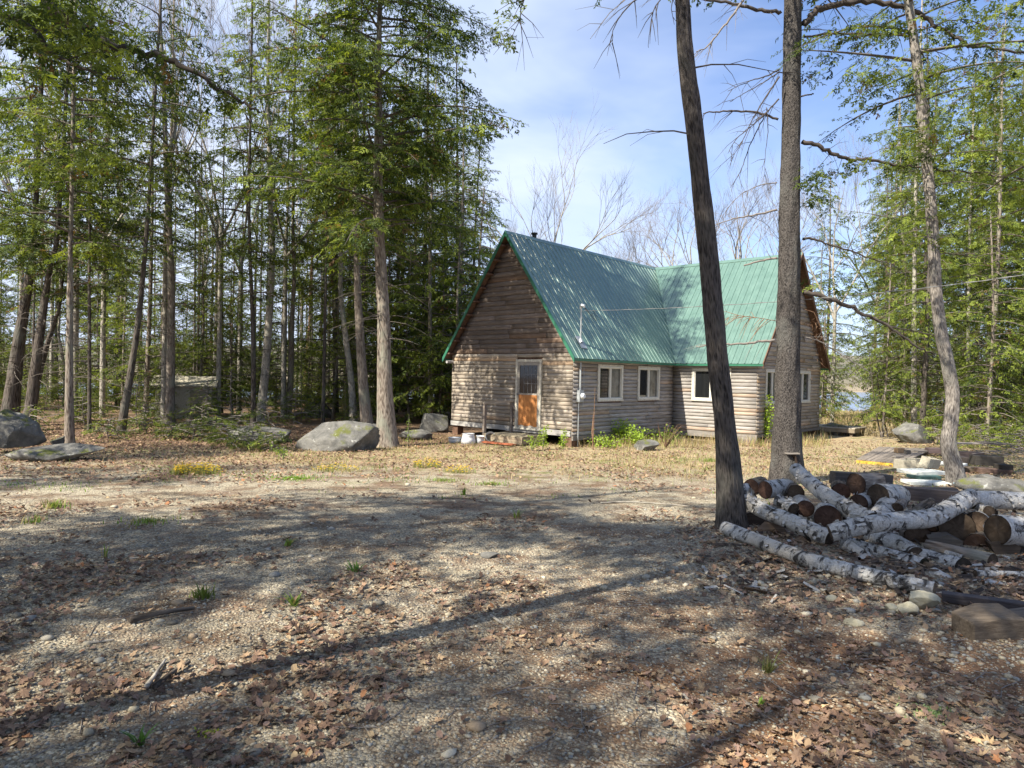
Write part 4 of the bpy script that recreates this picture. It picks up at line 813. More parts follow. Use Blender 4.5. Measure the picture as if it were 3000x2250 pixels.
# near hemlock left, its boughs hang across the upper left corner
NL=near_tree('hemlock_tree','near hemlock boughs hanging into the upper left corner',-6.8,3.9,13,.13,242,dict(h0=4.6,h1=12.5,Lmax=3.4,nb=60,ssz=.26,dead=6,dead0=3,yel=.35,dark=.2,dens=1.1))
L(NL,[(-200,-120),(60,-60),(180,40),(290,115),(400,150),(500,175),(600,230),(680,280),(760,330)],6.4,.045,.010,twigs=10,seed=61)
L(NL,[(-200,-20),(60,60),(150,150),(240,200),(360,240)],6.0,.025,.008,twigs=8,seed=62)
spray_cloud(NL,[(-20,0,400,140),(0,120,330,250),(150,30,420,160),(0,30,250,130)],6.2,330,.24,63,.3,.3,.22,.5)
spray_cloud(NL,[(400,150,760,320),(420,190,700,280)],6.4,120,.17,64,.15,.5,.12,.2)
spray_cloud(NL,[(30,460,330,500),(0,300,120,350),(180,430,300,470)],7.0,90,.2,65,.85,.0,.14,.3)
NR=[o for o in C.objects if o.get('label','').startswith('bright green hemlock boughs')][0]
spray_cloud(NR,[(2490,270,2680,190),(2500,230,2620,210)],10.5,110,.22,71,.4,.2,.14,.3)
spray_cloud(NR,[(2560,60,2680,80),(2540,80,2600,90)],10.5,60,.22,72,.3,.3,.12,.3)
spray_cloud(NR,[(2730,100,3000,40),(2700,230,3000,200),(2750,330,3000,300),(2720,480,3000,430),(2680,420,2760,400)],12.5,900,.26,73,.5,.2,.34,.7)
spray_cloud(NR,[(2620,640,2800,600),(2560,730,2700,680),(2800,560,3000,560)],13,260,.28,74,.5,.15,.3,.7)
spray_cloud(T1,[(1520,-60,1475,60),(1480,50,1490,120)],8.5,34,.2,75,.6,.1,.07,.15)
L(T1,[(1960,-40),(1880,-10),(1830,30),(1800,80),(1792,130)],7.8,.010,.002,twigs=6,seed=76)
L(T1,[(1960,-30),(1920,20),(1905,80),(1900,140)],7.8,.007,.002,twigs=4,seed=77)
L(T1,[(1700,-120),(1600,-60),(1540,-10),(1520,60),(1500,110)],8.5,.012,.002,twigs=8,seed=78)
# --- shadow casting trees around the camera (real trees, left of and behind the photographer)
for k,(x,y,h,Lm,nb,sd_,c0_) in enumerate([(-9.5,1.0,15,3.4,60,301,3.4),(-6.4,-2.6,14,3.2,56,302,3.4),(-11.5,-4.5,16,3.4,56,303,3.4),(-2.6,-4.4,13,3.2,50,304,4),(2.4,-3.6,13,3.0,46,305,4),(-15,5.0,15,3.0,50,306,3.4),(-5.5,-8,16,3.4,50,307,4),(-13.8,12.5,14,2.8,50,308,3.4),(-2.9,2.7,14,3.8,84,310,6.6),(-13,-1,15,3,46,311,4)]):
    near_tree('hemlock_tree','hemlock standing around the clearing outside the frame, beside or behind the viewer',x,y,h,.11,sd_,dict(h0=c0_,h1=h-.3,Lmax=Lm,nb=nb,ssz=.56,dead=4,dead0=2,yel=.2,dens=.95,tpl=1)) ['group']='hemlocks outside the frame'
# --- background trees: a few prototypes, copied
def proto(name,H,r,mat,seed,crown,ns=18):
    rg=np.random.default_rng(seed); P=smooth_path([(0,0,-.15),(rg.uniform(-.2,.2),rg.uniform(-.2,.2),H*.5),(rg.uniform(-.3,.3),0,H)],ns)
    root=empty(name,(0,0,0)); trunk_mesh(P,r,.02,7,1.2,.08,seed).build('trunk',M[mat],root,True); w,f=conifer_crown(P,rg=rg,**crown)
    w.build('branches',M['bough'],root); f.build('crown',M['needle'],root); return root
pr=[proto('hemlock_tree',18,.13,'bark_dark',401,dict(h0=2.6,h1=17.6,Lmax=2.6,nb=78,ssz=.44,dead=30,yel=.5,dark=.2,tpl=1,prof='hem')),
    proto('fir_tree',7.5,.07,'bark_hem',402,dict(h0=.7,h1=7.4,Lmax=2.1,nb=64,ssz=.40,dead=6,yel=.45,dark=.2,tpl=1,prof='cone')),
    proto('hemlock_tree',19,.12,'bark_pale',403,dict(h0=6.5,h1=18.8,Lmax=2.3,nb=48,ssz=.44,dead=36,yel=.6,dark=.1,tpl=1)),
    proto('pole_tree',13,.06,'bark_dark',404,dict(h0=6.8,h1=12.8,Lmax=1.4,nb=20,ssz=.42,dead=30,yel=.35,tpl=1,bare=.2)),
    proto('hemlock_tree',15,.13,'bark_hem',405,dict(h0=1.6,h1=14.8,Lmax=2.8,nb=72,ssz=.44,dead=24,yel=.45,dark=.2,tpl=1))]
LB=['deep green hemlock in the crowded rows behind the front trunks','conical young fir in the crowded rows behind the front trunks','pale trunked hemlock in the crowded rows behind the front trunks','thin bare pole in the crowded rows behind the front trunks','brown trunked hemlock in the crowded rows behind the front trunks']
GR=['deep green background hemlocks','background firs','pale trunked background hemlocks','thin bare background poles','brown trunked background hemlocks']
used=[0]*5; rg=np.random.default_rng(77)
def bgtree(k,x,y,s=1):
    o=pr[k] if not used[k] else copy_tree(pr[k]); used[k]=1
    o.location=(x,y,float(gz(x,y))); o.rotation_euler=(0,0,rg.uniform(0,6.28)); o.scale=(s,s,s*rg.uniform(.9,1.15)); tag(o,LB[k],'tree',GR[k])
for k in range(52):
    y=rg.uniform(27,43); ax=rg.uniform(-.80,-.08)
    if -.74<ax<-.60 and rg.random()<.7: continue
    bgtree(1,ax*y,y,rg.uniform(.4,1.0))
for k in range(30):
    y=rg.uniform(23,32); ax=rg.uniform(-.82,-.10); bgtree(1,ax*y,y,rg.uniform(.14,.36))
for k in range(16):
    y=rg.uniform(27,44); bgtree(1,rg.uniform(.545,.85)*y,y,rg.uniform(.4,1.0))
for k in range(72):
    y=rg.uniform(25.5,45); ax=rg.uniform(-.80,-.10); x=ax*y
    if -.70<ax<-.46 and rg.random()<.3: continue
    bgtree(int(rg.choice([0,1,2,3,3,3,4])),x,y,rg.uniform(.75,1.1))
for k in range(30):
    y=rg.uniform(22,42); ax=rg.uniform(.56,.86); x=ax*y; bgtree(int(rg.choice([0,1,2,4,2])),x,y,rg.uniform(.75,1.05))
for (px,Y,k,s) in ((2405,30,1,.75),(2415,36,4,.8),(2590,32,0,.72),(1240,31,0,1.1),(1330,33,0,1.05),(1390,36,1,1.0),(1200,28,1,.9),(1762,40,1,1.05),(2375,36,1,.95),(2600,40,0,.8),(2620,36,2,.85),(2590,26,1,.8),(2655,30,1,1.),(1400,30,1,1.3),(1350,27,1,1.15),(1335,30,4,.95),(1265,27,4,.85),(1385,33,0,.8),(1220,32,2,.9),(1420,34,1,1.2)):
    p=D(px,1100,Y); bgtree(k,p.x,Y,s)
# --- bare deciduous trees
def bare(P0,H,r,seed,spread=.5,depth=6,first=.35,lean=(0,0),mat='bark_pale',name='bare_birch',label='',nf=3,group=None):
    rg=np.random.default_rng(seed); w=MB(); tw=MB()
    def br(p,d,L_,r_,dep):
        n=4; pts=[p]; 
        for i in range(n): d=d+rg.normal(size=3)*.10; d[2]+=.05; d/=np.linalg.norm(d); pts.append(pts[-1]+d*L_/n)
        (w if r_>.02 else tw).tube(pts,np.linspace(r_,r_*.62,n+1),6 if r_>.02 else 3)
        if dep<=0: return
        k=nf if dep>1 else 5
        for i in range(k):
            q=pts[rg.integers(2,n+1)] if i else pts[-1]; a=rg.normal(size=3); a-=d*a.dot(d); a/=np.linalg.norm(a); dd=d*math.cos(spread)+a*math.sin(spread)*(1 if i else .5); br(q,dd/np.linalg.norm(dd),L_*rg.uniform(.58,.82),r_*.52,dep-1)
    d=np.array((lean[0],lean[1],1.)); d/=np.linalg.norm(d); p=np.array(P0,float); top=p+d*H*first; w.tube([p-(0,0,.1),(p+top)/2,top],[r*1.2,r,r*.9],8)
    for i in range(nf): a=rg.normal(size=3); a[2]=abs(a[2])*.4; dd=d+a*.45; br(top-d*H*.03*i,dd/np.linalg.norm(dd),H*.26,r*.62,depth-1)
    root=empty(name,Vector(P0)); tag(root,label,'tree',group); relparent(w.build('trunk',M[mat],None,True),root); relparent(tw.build('twigs',M['twig']),root); return root
def bt(px,Y,H,r,seed,label,**kw):
    p=D(px,1150,Y); z=float(gz(p.x,Y)); return bare((p.x,Y,z),H,r,seed,label=label,**kw)
bt(1545,36,13.5,.13,501,'bare spreading birch crown above the left end of the cabin ridge',spread=.42,first=.42)
bt(1500,42,9.5,.10,502,'smaller bare birch crown at the cabin peak, right of the hemlocks',spread=.45,first=.5)
bt(2110,33,10.0,.14,503,'large bare tree behind the wing roof between the two front trunks',spread=.55,first=.45,lean=(-.05,0))
bt(1980,38,10.6,.12,504,'bare tree behind the meeting of the two roof ridges',spread=.5,first=.42)
bt(2200,40,12.0,.12,505,'tall fine twigged bare tree just left of the thick straight trunk',spread=.42,first=.45)
bt(1840,44,10.5,.10,506,'low bare tree right of the small fir above the green ridge',spread=.55,first=.45)
bt(2440,30,12,.08,507,'bare thin tree just right of the thick straight trunk',spread=.4,first=.45)
bt(2560,40,14,.09,508,'bare tree rising behind the bright hemlock at upper right',spread=.35,first=.5)
bt(1670,46,9,.09,509,'bare tree between the birch crown and the small fir',spread=.5,first=.45)
for k,(px,Y,H,sd_) in enumerate([(300,26,14,511),(700,30,14,512),(590,34,13,513),(410,38,15,514),(150,36,14,515),(880,36,13,516),(640,27,15,517),(220,24,16,518),(480,25,16,519),(830,28,15,520),(960,34,15,521),(60,30,15,522)]):
    bt(px,Y,H,.09,sd_,'leafless tree with fine twigs against the bright sky of the left woods',spread=.35,first=.5,group='leafless trees of the left woods',depth=6)
# --- saplings and shrubs
def sapling(name,label,px,py,h,wd,seed,yel,dark,col=None,n=1,cat='sapling',group=None,nb=22,ssz=.24):
    g=G(px,py); rg=np.random.default_rng(seed); P=smooth_path([(g.x,g.y,g.z-.05),(g.x+rg.uniform(-.1,.1),g.y,g.z+h*.5),(g.x+rg.uniform(-.15,.15),g.y,g.z+h)],8)
    root=empty(name,g); tag(root,label,cat,group); b=MB(); b.tube(P,np.linspace(.015,.004,8)*max(1,h),5); relparent(b.build('stem',M['twig']),root)
    w,f=conifer_crown(P,g.z+.08,g.z+h*.98,wd,nb,rg,ssz,.2,yel,dark,1.2,'cone',0,.5,1); relparent(w.build('branches',M['twig']),root); relparent(f.build('crown',M['needle']),root)
for k,(px,py,h,wd) in enumerate([(640,1285,.7,1.0),(560,1290,.6,1.0),(700,1290,.9,1.1),(430,1270,.9,1.2),(790,1270,1.2,1.0),(320,1285,.6,.8),(860,1240,1.3,1.0),(1020,1215,1.4,1.1),(1225,1225,1.2,1.3),(500,1285,.5,.9),(90,1275,.9,.9),(600,1240,1.6,1.1),(680,1240,2.0,1.1),(730,1318,.7,.8),(810,1322,.5,.6),(660,1310,.6,.9),(400,1245,1.8,1.0),(250,1250,1.2,1.0),(590,1262,1.0,.9)]):
    sapling('hemlock_sapling','low green hemlock sapling among the rocks at the edge of the left woods',px,py,h,wd,600+k,.25,.25,group='saplings at the edge of the left woods')
for k,(px,py,h,wd) in enumerate([(2900,1290,1.1,1.2),(2960,1310,.9,1.1),(2830,1270,1.5,1.2),(3010,1290,1.6,1.3),(2760,1265,1.5,1.1),(2850,1250,2.2,1.4),(2620,1240,2.4,1.4),(2600,1228,2.0,1.2),(2640,1225,3.4,1.7),(2720,1215,3.8,1.8),(2960,1240,3.0,1.8),(2790,1235,2.6,1.4),(2870,1315,.8,1.0),(2930,1300,1.0,1.1),(2990,1330,.9,1.0),(2820,1300,.9,.9),(2950,1270,1.8,1.4),(2860,1270,1.6,1.2),(3005,1262,2.4,1.5),(2750,1300,.6,.7),(2700,1235,2.6,1.5),(2660,1240,2.2,1.3)]):
    sapling('fir_sapling','bright yellow green fir sapling in the thicket at the right',px,py,h,wd,640+k,.7,.03,group='yellow green saplings at the right')
def leafy(name,label,px,py,h,wd,seed,n,col,stems=4,ls=.035,cat='shrub'):
    g=G(px,py); rg=np.random.default_rng(seed); root=empty(name,g); tag(root,label,cat); b=MB(); f=MB(); V0=np.array([(0,0,0),(.5,.42,.06),(1,0,-.05),(.5,-.42,.06)]); 
    for s_ in range(stems):
        az=rg.uniform(0,6.28); top=np.array((math.cos(az)*wd*rg.random(),math.sin(az)*wd*rg.random(),h*rg.uniform(.6,1))); P=np.array([np.array(g)+top*np.array((t**1.3,t**1.3,t)) for t in np.linspace(0,1,7)]); b.tube(P,np.linspace(.009,.002,7),4)
        for k in range(int(n*1.6)//stems):
            t=rg.uniform(.15,1); p=np.array([np.interp(t,np.linspace(0,1,7),P[:,c]) for c in range(3)])+rg.normal(size=3)*np.array((wd,wd,wd*.5))*.22; a=rg.uniform(0,6.28); d=np.array((math.cos(a),math.sin(a),rg.uniform(-.3,.6))); d/=np.linalg.norm(d); s2=np.cross(d,rg.normal(size=3)); s2/=np.linalg.norm(s2); u=np.cross(d,s2); z=ls*1.45*rg.uniform(.6,1.4)
            f.add(p+z*(V0[:,0:1]*d+V0[:,1:2]*s2+V0[:,2:3]*u),[(0,1,2,3)],None,np.array(col)*rg.uniform(.7,1.25))
    relparent(b.build('stems',M['twig']),root); relparent(f.build('leaves',M['leaf']),root)
LG=(.30,.42,.06)
leafy('leafy_shrub','tall fresh green shrub at the sunlit corner of the cabin wing',2205,1292,2.0,.35,701,420,LG,6,.06)
leafy('leafy_shrub','second tall green shrub stem against the gable of the wing',2245,1298,1.7,.3,702,260,LG,4,.055)
leafy('leafy_shrub','bushy green shrub below the first cabin window',1815,1300,.85,.5,703,420,LG,9,.045)
leafy('leafy_shrub','low green shrub below the second cabin window',1870,1305,.6,.5,704,320,LG,8,.045)
leafy('leafy_shrub','spreading green bramble along the foot of the side wall',1780,1312,.35,.7,711,260,LG,10,.04)
leafy('leafy_shrub','low green shrub in the inner corner of the cabin',1950,1300,.5,.6,705,240,(.2,.27,.06),8,.045)
leafy('weed_plant','sparse upright green weeds in front of the porch step',1590,1318,.75,.25,706,130,LG,6,.035,'weeds')
leafy('weed_plant','sparse upright green weeds at the right cabin corner',1650,1318,.65,.25,707,120,LG,6,.035,'weeds')
leafy('weed_plant','thin green weeds between the step and the cabin corner',1560,1322,.5,.2,708,80,LG,5,.035,'weeds')
leafy('weed_plant','small green sprigs growing before the big smooth boulder',830,1345,.35,.25,709,60,(.2,.3,.06),5,.03,'weeds')
leafy('weed_plant','thin sprig growing right of the largest hemlock trunk',1195,1300,.9,.15,710,60,(.2,.28,.06),3,.03,'weeds')
b=MB(); g=G(1738,1318); b.tube([g,g+Vector((0,0,.9)),g+Vector((.01,0,1.75))],[.009,.008,.005],5); b.tube([g,g+Vector((-.04,.0,.5)),g+Vector((-.02,0,1.0))],[.018,.022,.006],6); o=b.build('dry_stalk',M['bark_red'],None,loc=g); tag(o,'tall dry reddish stalk standing before the cabin side wall','dead plant')
b=MB(); g=G(1950,1312); rg=np.random.default_rng(3)
for k in range(10):
    d=np.array((rg.uniform(-.5,.5),rg.uniform(-.3,.3),rg.uniform(.5,1))); p=np.array(g); b.tube([p,p+d*.45,p+d*.8+(0.06,0,.02),p+d*.95+(.12,0,-.08)],[.010,.008,.006,.004],4)
o=b.build('dry_weed_stems',M['redwood'] if 0 else M['brownwood'],None,loc=g); tag(o,'dry brown fern stems curling in the inner corner of the cabin','dead plant')
# thin saplings right of the wing
for k,(a_,b_,c_,lb) in enumerate([((2582,1282),(2562,1180),(2545,1020),'thin bare sapling left one of two right of the cabin wing'),((2602,1280),(2580,1180),(2560,1000),'thin bare sapling right one of two right of the cabin wing'),((2668,1262),(2640,1200),(2600,1110),'pale thin sapling leaning left beside the tan boulder'),((2690,1245),(2672,1180),(2655,1130),'short pale sapling stem behind the tan boulder')]):
    g=G(*a_); b=MB(); P=smooth_path([g,D(*b_,g.y),D(*c_,g.y)],12); b.tube(P,np.linspace(.03,.008,12),6); rg=np.random.default_rng(k+50)
    for q in range(14):
        i=rg.integers(4,12); d=rg.normal(size=3); d[2]=abs(d[2]); d/=np.linalg.norm(d); b.tube([P[i],P[i]+d*.3,P[i]+d*.6+(0,0,.05)],[.006,.004,.002],3)
    o=b.build('bare_sapling',M['bark_pale'] if k>1 else M['bark_dark'],None,loc=g); tag(o,lb,'sapling')
# ------------------------------------------------------------------ stone shed among the left trees
sg=G(545,1222); sh=empty('garden_shed',sg,.35); tag(sh,'small pale tan shed with a low pitched roof among the left trees','shed')
b=MB(); b.box((-1.0,-.7,-.1),(1.0,.9,1.25),(.42,.36,.2)); o=b.build('wall',M['block'],sh)
b=MB(); 
for s_ in (-1,1): b.add([(-1.15,-.85*1,1.26),(1.15,-.85,1.26),(1.15,.1,1.62),(-1.15,.1,1.62),(-1.15,-.85,1.22),(1.15,-.85,1.22),(1.15,.1,1.58),(-1.15,.1,1.58)] if s_<0 else [(-1.15,1.05,1.26),(1.15,1.05,1.26),(1.15,.1,1.621),(-1.15,.1,1.621),(-1.15,1.05,1.22),(1.15,1.05,1.22),(1.15,.1,1.581),(-1.15,.1,1.581)],[(0,1,2,3),(7,6,5,4),(0,4,5,1),(0,3,7,4),(1,5,6,2)])
b.build('roof',M['block'],sh)
b=MB(); b.box((.2,-.73,-.05),(.85,-.702,1.1),(.3,.27,.19)); b.build('door',M['plank'],sh)
b=MB(); b.add([(-.99,-.69,1.25),(-.99,.89,1.25),(-.99,.1,1.57)],None,[(0,1,2)]); b.add([(.99,-.69,1.25),(.99,.89,1.25),(.99,.1,1.57)],None,[(0,1,2)]); b.build('gable',M['block'],sh)
# ------------------------------------------------------------------ woodpile
def C3(x,y): return x*.42948+2050,y*.42963+1250
def log(name,label,P,r,mat,face=(.20,.12,.07),seed=0,bend=0,flakes=0,group=None,r1=None):
    """P world points; cut end faces are sub-meshes"""
    PP=smooth_path(P,max(14,len(P)*8)); n=len(PP); rr=np.linspace(r,r1 if r1 else r*.94,n); base=Vector(PP[0]); b=MB(); b.tube(PP,rr,18,None,False,.07 if mat=='birch' else .13,seed+1)
    rg=np.random.default_rng(seed+9)
    for k in range(flakes):     # peeling bark curls and knots
        i=rg.integers(1,n-2); t_=PP[i+1]-PP[i]; t_/=np.linalg.norm(t_); a=np.cross(t_,rg.normal(size=3)); a/=np.linalg.norm(a); 
        if a[2]<-.3: a=-a
        s_=np.cross(t_,a); c=PP[i]+a*rr[i]*1.0; w_=rg.uniform(.008,.028); l=rg.uniform(.01,.035); lift=rg.uniform(.005,.022)
        b.add([c-t_*w_,c+t_*w_,c+t_*w_*.8+s_*l+a*lift,c-t_*w_*.7+s_*l+a*lift],[(0,1,2,3)],None,None,[(seed,k,0)]*4)
    root=b.build(name,M[mat],None,True,loc=base); tag(root,label,'log',group)
    for e,(i,k) in enumerate(((0,1),(n-1,n-2))):
        t_=PP[i]-PP[k]; t_/=np.linalg.norm(t_); c=PP[i]-t_*.002; rg2=np.random.default_rng(seed+e); a=np.cross(t_,(0,0,1) if abs(t_[2])<.8 else (1,0,0)); a/=np.linalg.norm(a); s_=np.cross(t_,a)
        f=MB(); V=[c+t_*.004]; TV=[(0,seed,0)]; 
        for q in (.33,.66,.9,.985):
            for j in range(18): th=j/18*6.2832; V.append(c+t_*(.004 if q<.95 else 0)+(a*math.cos(th)+s_*math.sin(th))*rr[i]*q+t_*rg2.normal()*.0015); TV.append((q*rr[i],seed+math.cos(th)*rr[i],math.sin(th)*rr[i]))
        T=[(0,1+(j+1)%18,1+j) for j in range(18)]; Q=[(1+g_*18+j,1+g_*18+(j+1)%18,1+(g_+1)*18+(j+1)%18,1+(g_+1)*18+j) for g_ in range(3) for j in range(18)]
        col=[np.array(face)*1.1]+[np.array(face)*(1.1-.18*g_)*rg2.uniform(.8,1.15) for g_ in range(4) for j in range(18)]; f.add(V,Q,T,np.array(col),np.array(TV)); o=f.build('cut_end',M['cut'],root); o.location=(0,0,0); o.data.transform(Matrix.Translation(-base))
    return root
def Dc(x,y,Y): return D(*C3(x,y),Y)
gp=[G(*C3(175,735)),G(*C3(700,945)),G(*C3(1250,1090)),G(*C3(1600,1170))]
rL=.075
log('birch_log','long birch log lying on the ground along the front of the pile',[g+Vector((0,0,rL*.9)) for g in gp],rL,'birch',(.25,.18,.12),1,0,110,None,.06)
def LG_(label,pts,wpx,mat='birch',seed=0,fl=40,face=(.125,.092,.066),wpx1=None,name='birch_log'):
    P=[Dc(x,y,Y) for x,y,Y in pts]; r=rad(wpx*.4295,pts[0][2]); return log(name,label,P,r,mat,face,seed,0,fl,None,rad((wpx1 or wpx)*.4295,pts[-1][2]))
LG_('birch log sloping down from behind the leaning trunk to the middle of the pile',[(285,410,7.9),(370,540,7.75),(600,640,7.4),(890,765,7.0)],95,seed=2,fl=110,wpx1=125)
LG_('birch log below the bowed one, its dark round end facing right',[(960,790,6.9),(1250,880,6.7),(1530,960,6.35)],110,seed=3,fl=60,face=(.05,.045,.025),wpx1=135)
LG_('thin birch log tucked under the front of the pile',[(990,800,6.75),(1150,900,6.6),(1290,975,6.5)],85,seed=4,fl=25,wpx1=55)
LG_('upright leaning birch log whose top rests against the thick trunk',[(655,290,8.9),(800,420,8.3),(980,545,7.8),(1180,650,7.3)],88,seed=5,fl=80,wpx1=135)
LG_('long bowed birch log lying across the middle of the pile',[(890,725,6.75),(1100,675,6.7),(1350,640,6.75),(1560,625,6.85),(1700,560,7.1),(1850,480,7.4)],115,seed=6,fl=90,wpx1=120)
LG_('thick birch log on top at the upper right, running out of the frame',[(1850,500,7.5),(2020,500,7.5),(2212,512,7.5),(2500,530,7.6)],125,seed=7,fl=50)
LG_('birch chunk leaning behind the bowed log, in the middle of the pile',[(1180,690,7.6),(1240,600,7.9),(1290,520,8.2)],150,seed=10,fl=20,wpx1=120)
LG_('birch log under the bowed log pointing down right',[(1170,740,7.2),(1330,800,6.9),(1470,880,6.6)],130,seed=11,fl=30)
LG_('birch log with a dark end lying right of the front end',[(1480,880,6.7),(1640,930,6.5),(1800,970,6.25)],130,seed=12,fl=30,face=(.06,.048,.036),wpx1=150)
LG_('grey barked log with a brown end at lower right of the pile',[(1540,820,6.9),(1760,870,6.7),(2000,925,6.4)],105,'bark_hem',13,0,(.11,.08,.055),120,'grey_log')
LG_('thick pale birch log, its cut end facing left at the right edge',[(2030,705,6.75),(2200,715,6.85),(2420,730,7.0)],200,seed=14,fl=30,face=(.11,.08,.055))
LG_('slim birch branch log at the lower right edge, upper of two',[(1880,1000,5.95),(2050,1005,5.95),(2300,1015,5.95)],48,seed=15,fl=8)
LG_('slim birch branch log at the lower right edge, lower of two',[(1930,1060,5.75),(2080,1080,5.75),(2300,1100,5.75)],44,seed=16,fl=8)
LG_('birch log sunk in leaves below the dark ended log',[(1590,1000,6.1),(1700,1060,5.95),(1860,1130,5.8)],85,seed=17,fl=10)
LG_('short birch stub with loose bark beside the upper right log',[(1900,560,7.35),(1960,570,7.3),(1975,575,7.2)],70,seed=18,fl=10)
LG_('small birch chunk behind the sloping front log',[(520,500,8.2),(600,530,8.1),(640,560,8.0)],85,seed=19,fl=15)
LG_('birch stub with torn bark standing up behind the bowed log',[(1500,590,7.5),(1560,540,7.6),(1600,510,7.6)],110,'bark_dark',20,10,(.5,.48,.44),70,'birch_log')
rounds=[(350,412,55,8.9,'bark_dark','round cut end of the leftmost log at the back of the pile'),(445,432,62,8.6,'birch','second log end from the left at the back of the pile'),(655,455,58,8.5,'bark_dark','log end beneath the top of the leaning birch log'),(722,560,58,8.1,'birch','small log end under the leaning birch log'),(872,622,88,7.7,'birch','big red brown log end in the centre left of the pile'),(965,445,60,8.8,'bark_dark','log end just right of the leaning birch log, under the timber'),(1065,392,74,8.7,'bark_hem','mossy log end on top in front of the squared timber'),(1082,522,62,8.2,'birch','cracked log end below the mossy topmost log'),(1215,472,82,8.2,'birch','largest top log with dark rough bark right of the mossy end'),(1490,762,88,7.2,'bark_dark','nearly black log end below the bowed log'),(1755,690,112,7.15,'bark_dark','large dark brown log end under the right bend of the bowed log'),(1893,652,74,7.2,'birch','tan log end beside the large dark brown one'),(1985,590,42,7.5,'birch','small ringed log end below the upper right log'),(1345,560,40,7.9,'bark_hem','small log end behind the birch chunk'),
 (560,640,75,8.0,'bark_dark','dark log end low in the shaded left of the pile'),(780,780,70,7.5,'bark_dark','dark log end low under the sloping log'),(1130,880,75,7.1,'bark_dark','dark log end at the bottom centre of the pile'),(1330,720,70,7.5,'bark_dark','dark log end directly under the middle of the bowed log'),(1600,650,70,7.5,'bark_dark','dark log end under the rise of the bowed log'),(1900,820,90,7.0,'bark_dark','dark log end deep under the right side of the pile'),(2120,880,95,6.8,'bark_dark','dark log end below the thick pale birch log'),(1050,640,70,7.7,'bark_dark','dark log end hidden behind the foot of the leaning log')]
rg=np.random.default_rng(9)
for k,(x,y,r_,Y,mt_,lb) in enumerate(rounds):
    a=Dc(x,y,Y); ang=rg.uniform(.25,.75); ln=rg.uniform(.38,.5); 
    if k in (6,8,1): ang=1.05; ln=.45
    d=Vector((math.sin(ang),math.cos(ang),rg.uniform(-.08,.03))); log('cut_log',lb,[a,a+d*ln*.5,a+d*ln],rad(r_*2*.4295,Y),mt_,(.10+.04*rg.random(),.078,.058),900+k*7,0,8 if mt_=='birch' else 0)
# split pieces
def wedge(label,pts,Y,th,col,seed):
    P=[Dc(x,y,Y) for x,y in pts]; n=len(P); b=MB(); d=Vector((.15,.30,-.02)); V=[tuple(p) for p in P]+[tuple(p+d) for p in P]; Q=[(i,(i+1)%n,n+(i+1)%n,n+i) for i in range(n)]
    T=[(0,i,i+1) for i in range(1,n-1)]+[(n,n+i+1,n+i) for i in range(1,n-1)]; b.add(V,Q,T,col); o=b.build('split_log',M['plank'],None,loc=P[0]); tag(o,label,'firewood')
wedge('brown split log at the left under the sloping birch log',[(345,745),(440,650),(560,660),(640,790),(600,820),(480,790)],7.55,.3,(.26,.19,.14),1)
wedge('split log piece with a pointed end left of the centre',[(600,800),(700,750),(760,800),(730,860),(640,850)],7.1,.3,(.22,.15,.10),2)
wedge('long split log piece under the front of the bowed log',[(720,850),(860,810),(1040,870),(1050,950),(900,935),(760,890)],6.95,.3,(.20,.13,.09),3)
rg=np.random.default_rng(41); b=MB()
for k in range(420):
    q=C3(rg.uniform(150,2250),rg.uniform(560,1140)); q=(q[0],max(q[1],1500)); g=np.array(G(*q)); g[:2]+=rg.normal(size=2)*.12; g[2]=float(gz(g[0],g[1]))+rg.uniform(.004,.03)
    az=rg.uniform(0,6.28); d=np.array((math.cos(az),math.sin(az),rg.normal()*.25)); s2=np.array((-d[1],d[0],rg.normal()*.3)); l=rg.uniform(.02,.09); w_=rg.uniform(.008,.03); up_=np.array((0,0,w_*.6))
    cc=[(.5,.49,.46),(.12,.09,.07),(.25,.18,.12),(.06,.05,.045)][rg.integers(4)]; b.add([g-d*l-s2*w_,g+d*l-s2*w_,g+d*l+up_,g-d*l+up_,g+d*l+s2*w_,g-d*l+s2*w_],[(0,1,2,3),(3,2,4,5)],None,cc)
tag(b.build('bark_debris',M['cut']),'loose bark scraps and wood chips around and between the birch logs','bark scraps',kind='stuff')
wedge('dark split log at the back left behind the leaning trunk',[(300,600),(420,560),(470,620),(450,700),(340,690)],8.0,.3,(.10,.07,.05),4)
wedge('brown split log standing behind the front log, centre',[(820,800),(930,770),(1000,830),(960,900),(850,880)],7.15,.3,(.17,.12,.08),5)
wedge('split log with grey bark low at the right of the pile',[(1560,760),(1700,740),(1800,790),(1760,850),(1600,840)],6.95,.3,(.15,.13,.11),6)
wedge('dark split log wedged under the thick pale log at right',[(1980,800),(2100,770),(2190,820),(2180,890),(2020,880)],6.7,.3,(.10,.075,.055),7)
# timbers
def timber(label,a,b_,w,h,col,name='timber',mat='plank'):
    b=MB(); b.bar(a,b_,w,h,col); o=b.build(name,M[mat],None,loc=a); bv=o.modifiers.new('bevel','BEVEL'); bv.width=.006; bv.segments=2; tag(o,label,'timber'); return o
timber('short squared grey timber lying on top of the back logs',D(2438,1399,9.2),D(2607,1409,9.3),.14,.17,(.13,.115,.105))
timber('long squared timber behind the upper middle of the woodpile',D(2650,1444,8.7),D(2815,1458,8.5),.16,.16,(.15,.12,.11))
timber('second squared timber running beside the long one',D(2560,1435,9.2),D(2800,1440,9.3),.10,.10,(.17,.14,.12))
timber('dark board lying under the leaves behind the post block',G(*C3(1650,1190))+Vector((0,0,.04)),G(*C3(2300,1290))+Vector((0,0,.05)),.10,.07,(.09,.08,.085))
g=G(2915,1880); b=MB(); Mr=Matrix.Translation(g+Vector((0,.12,0)))@Matrix.Rotation(.25,4,'Z')
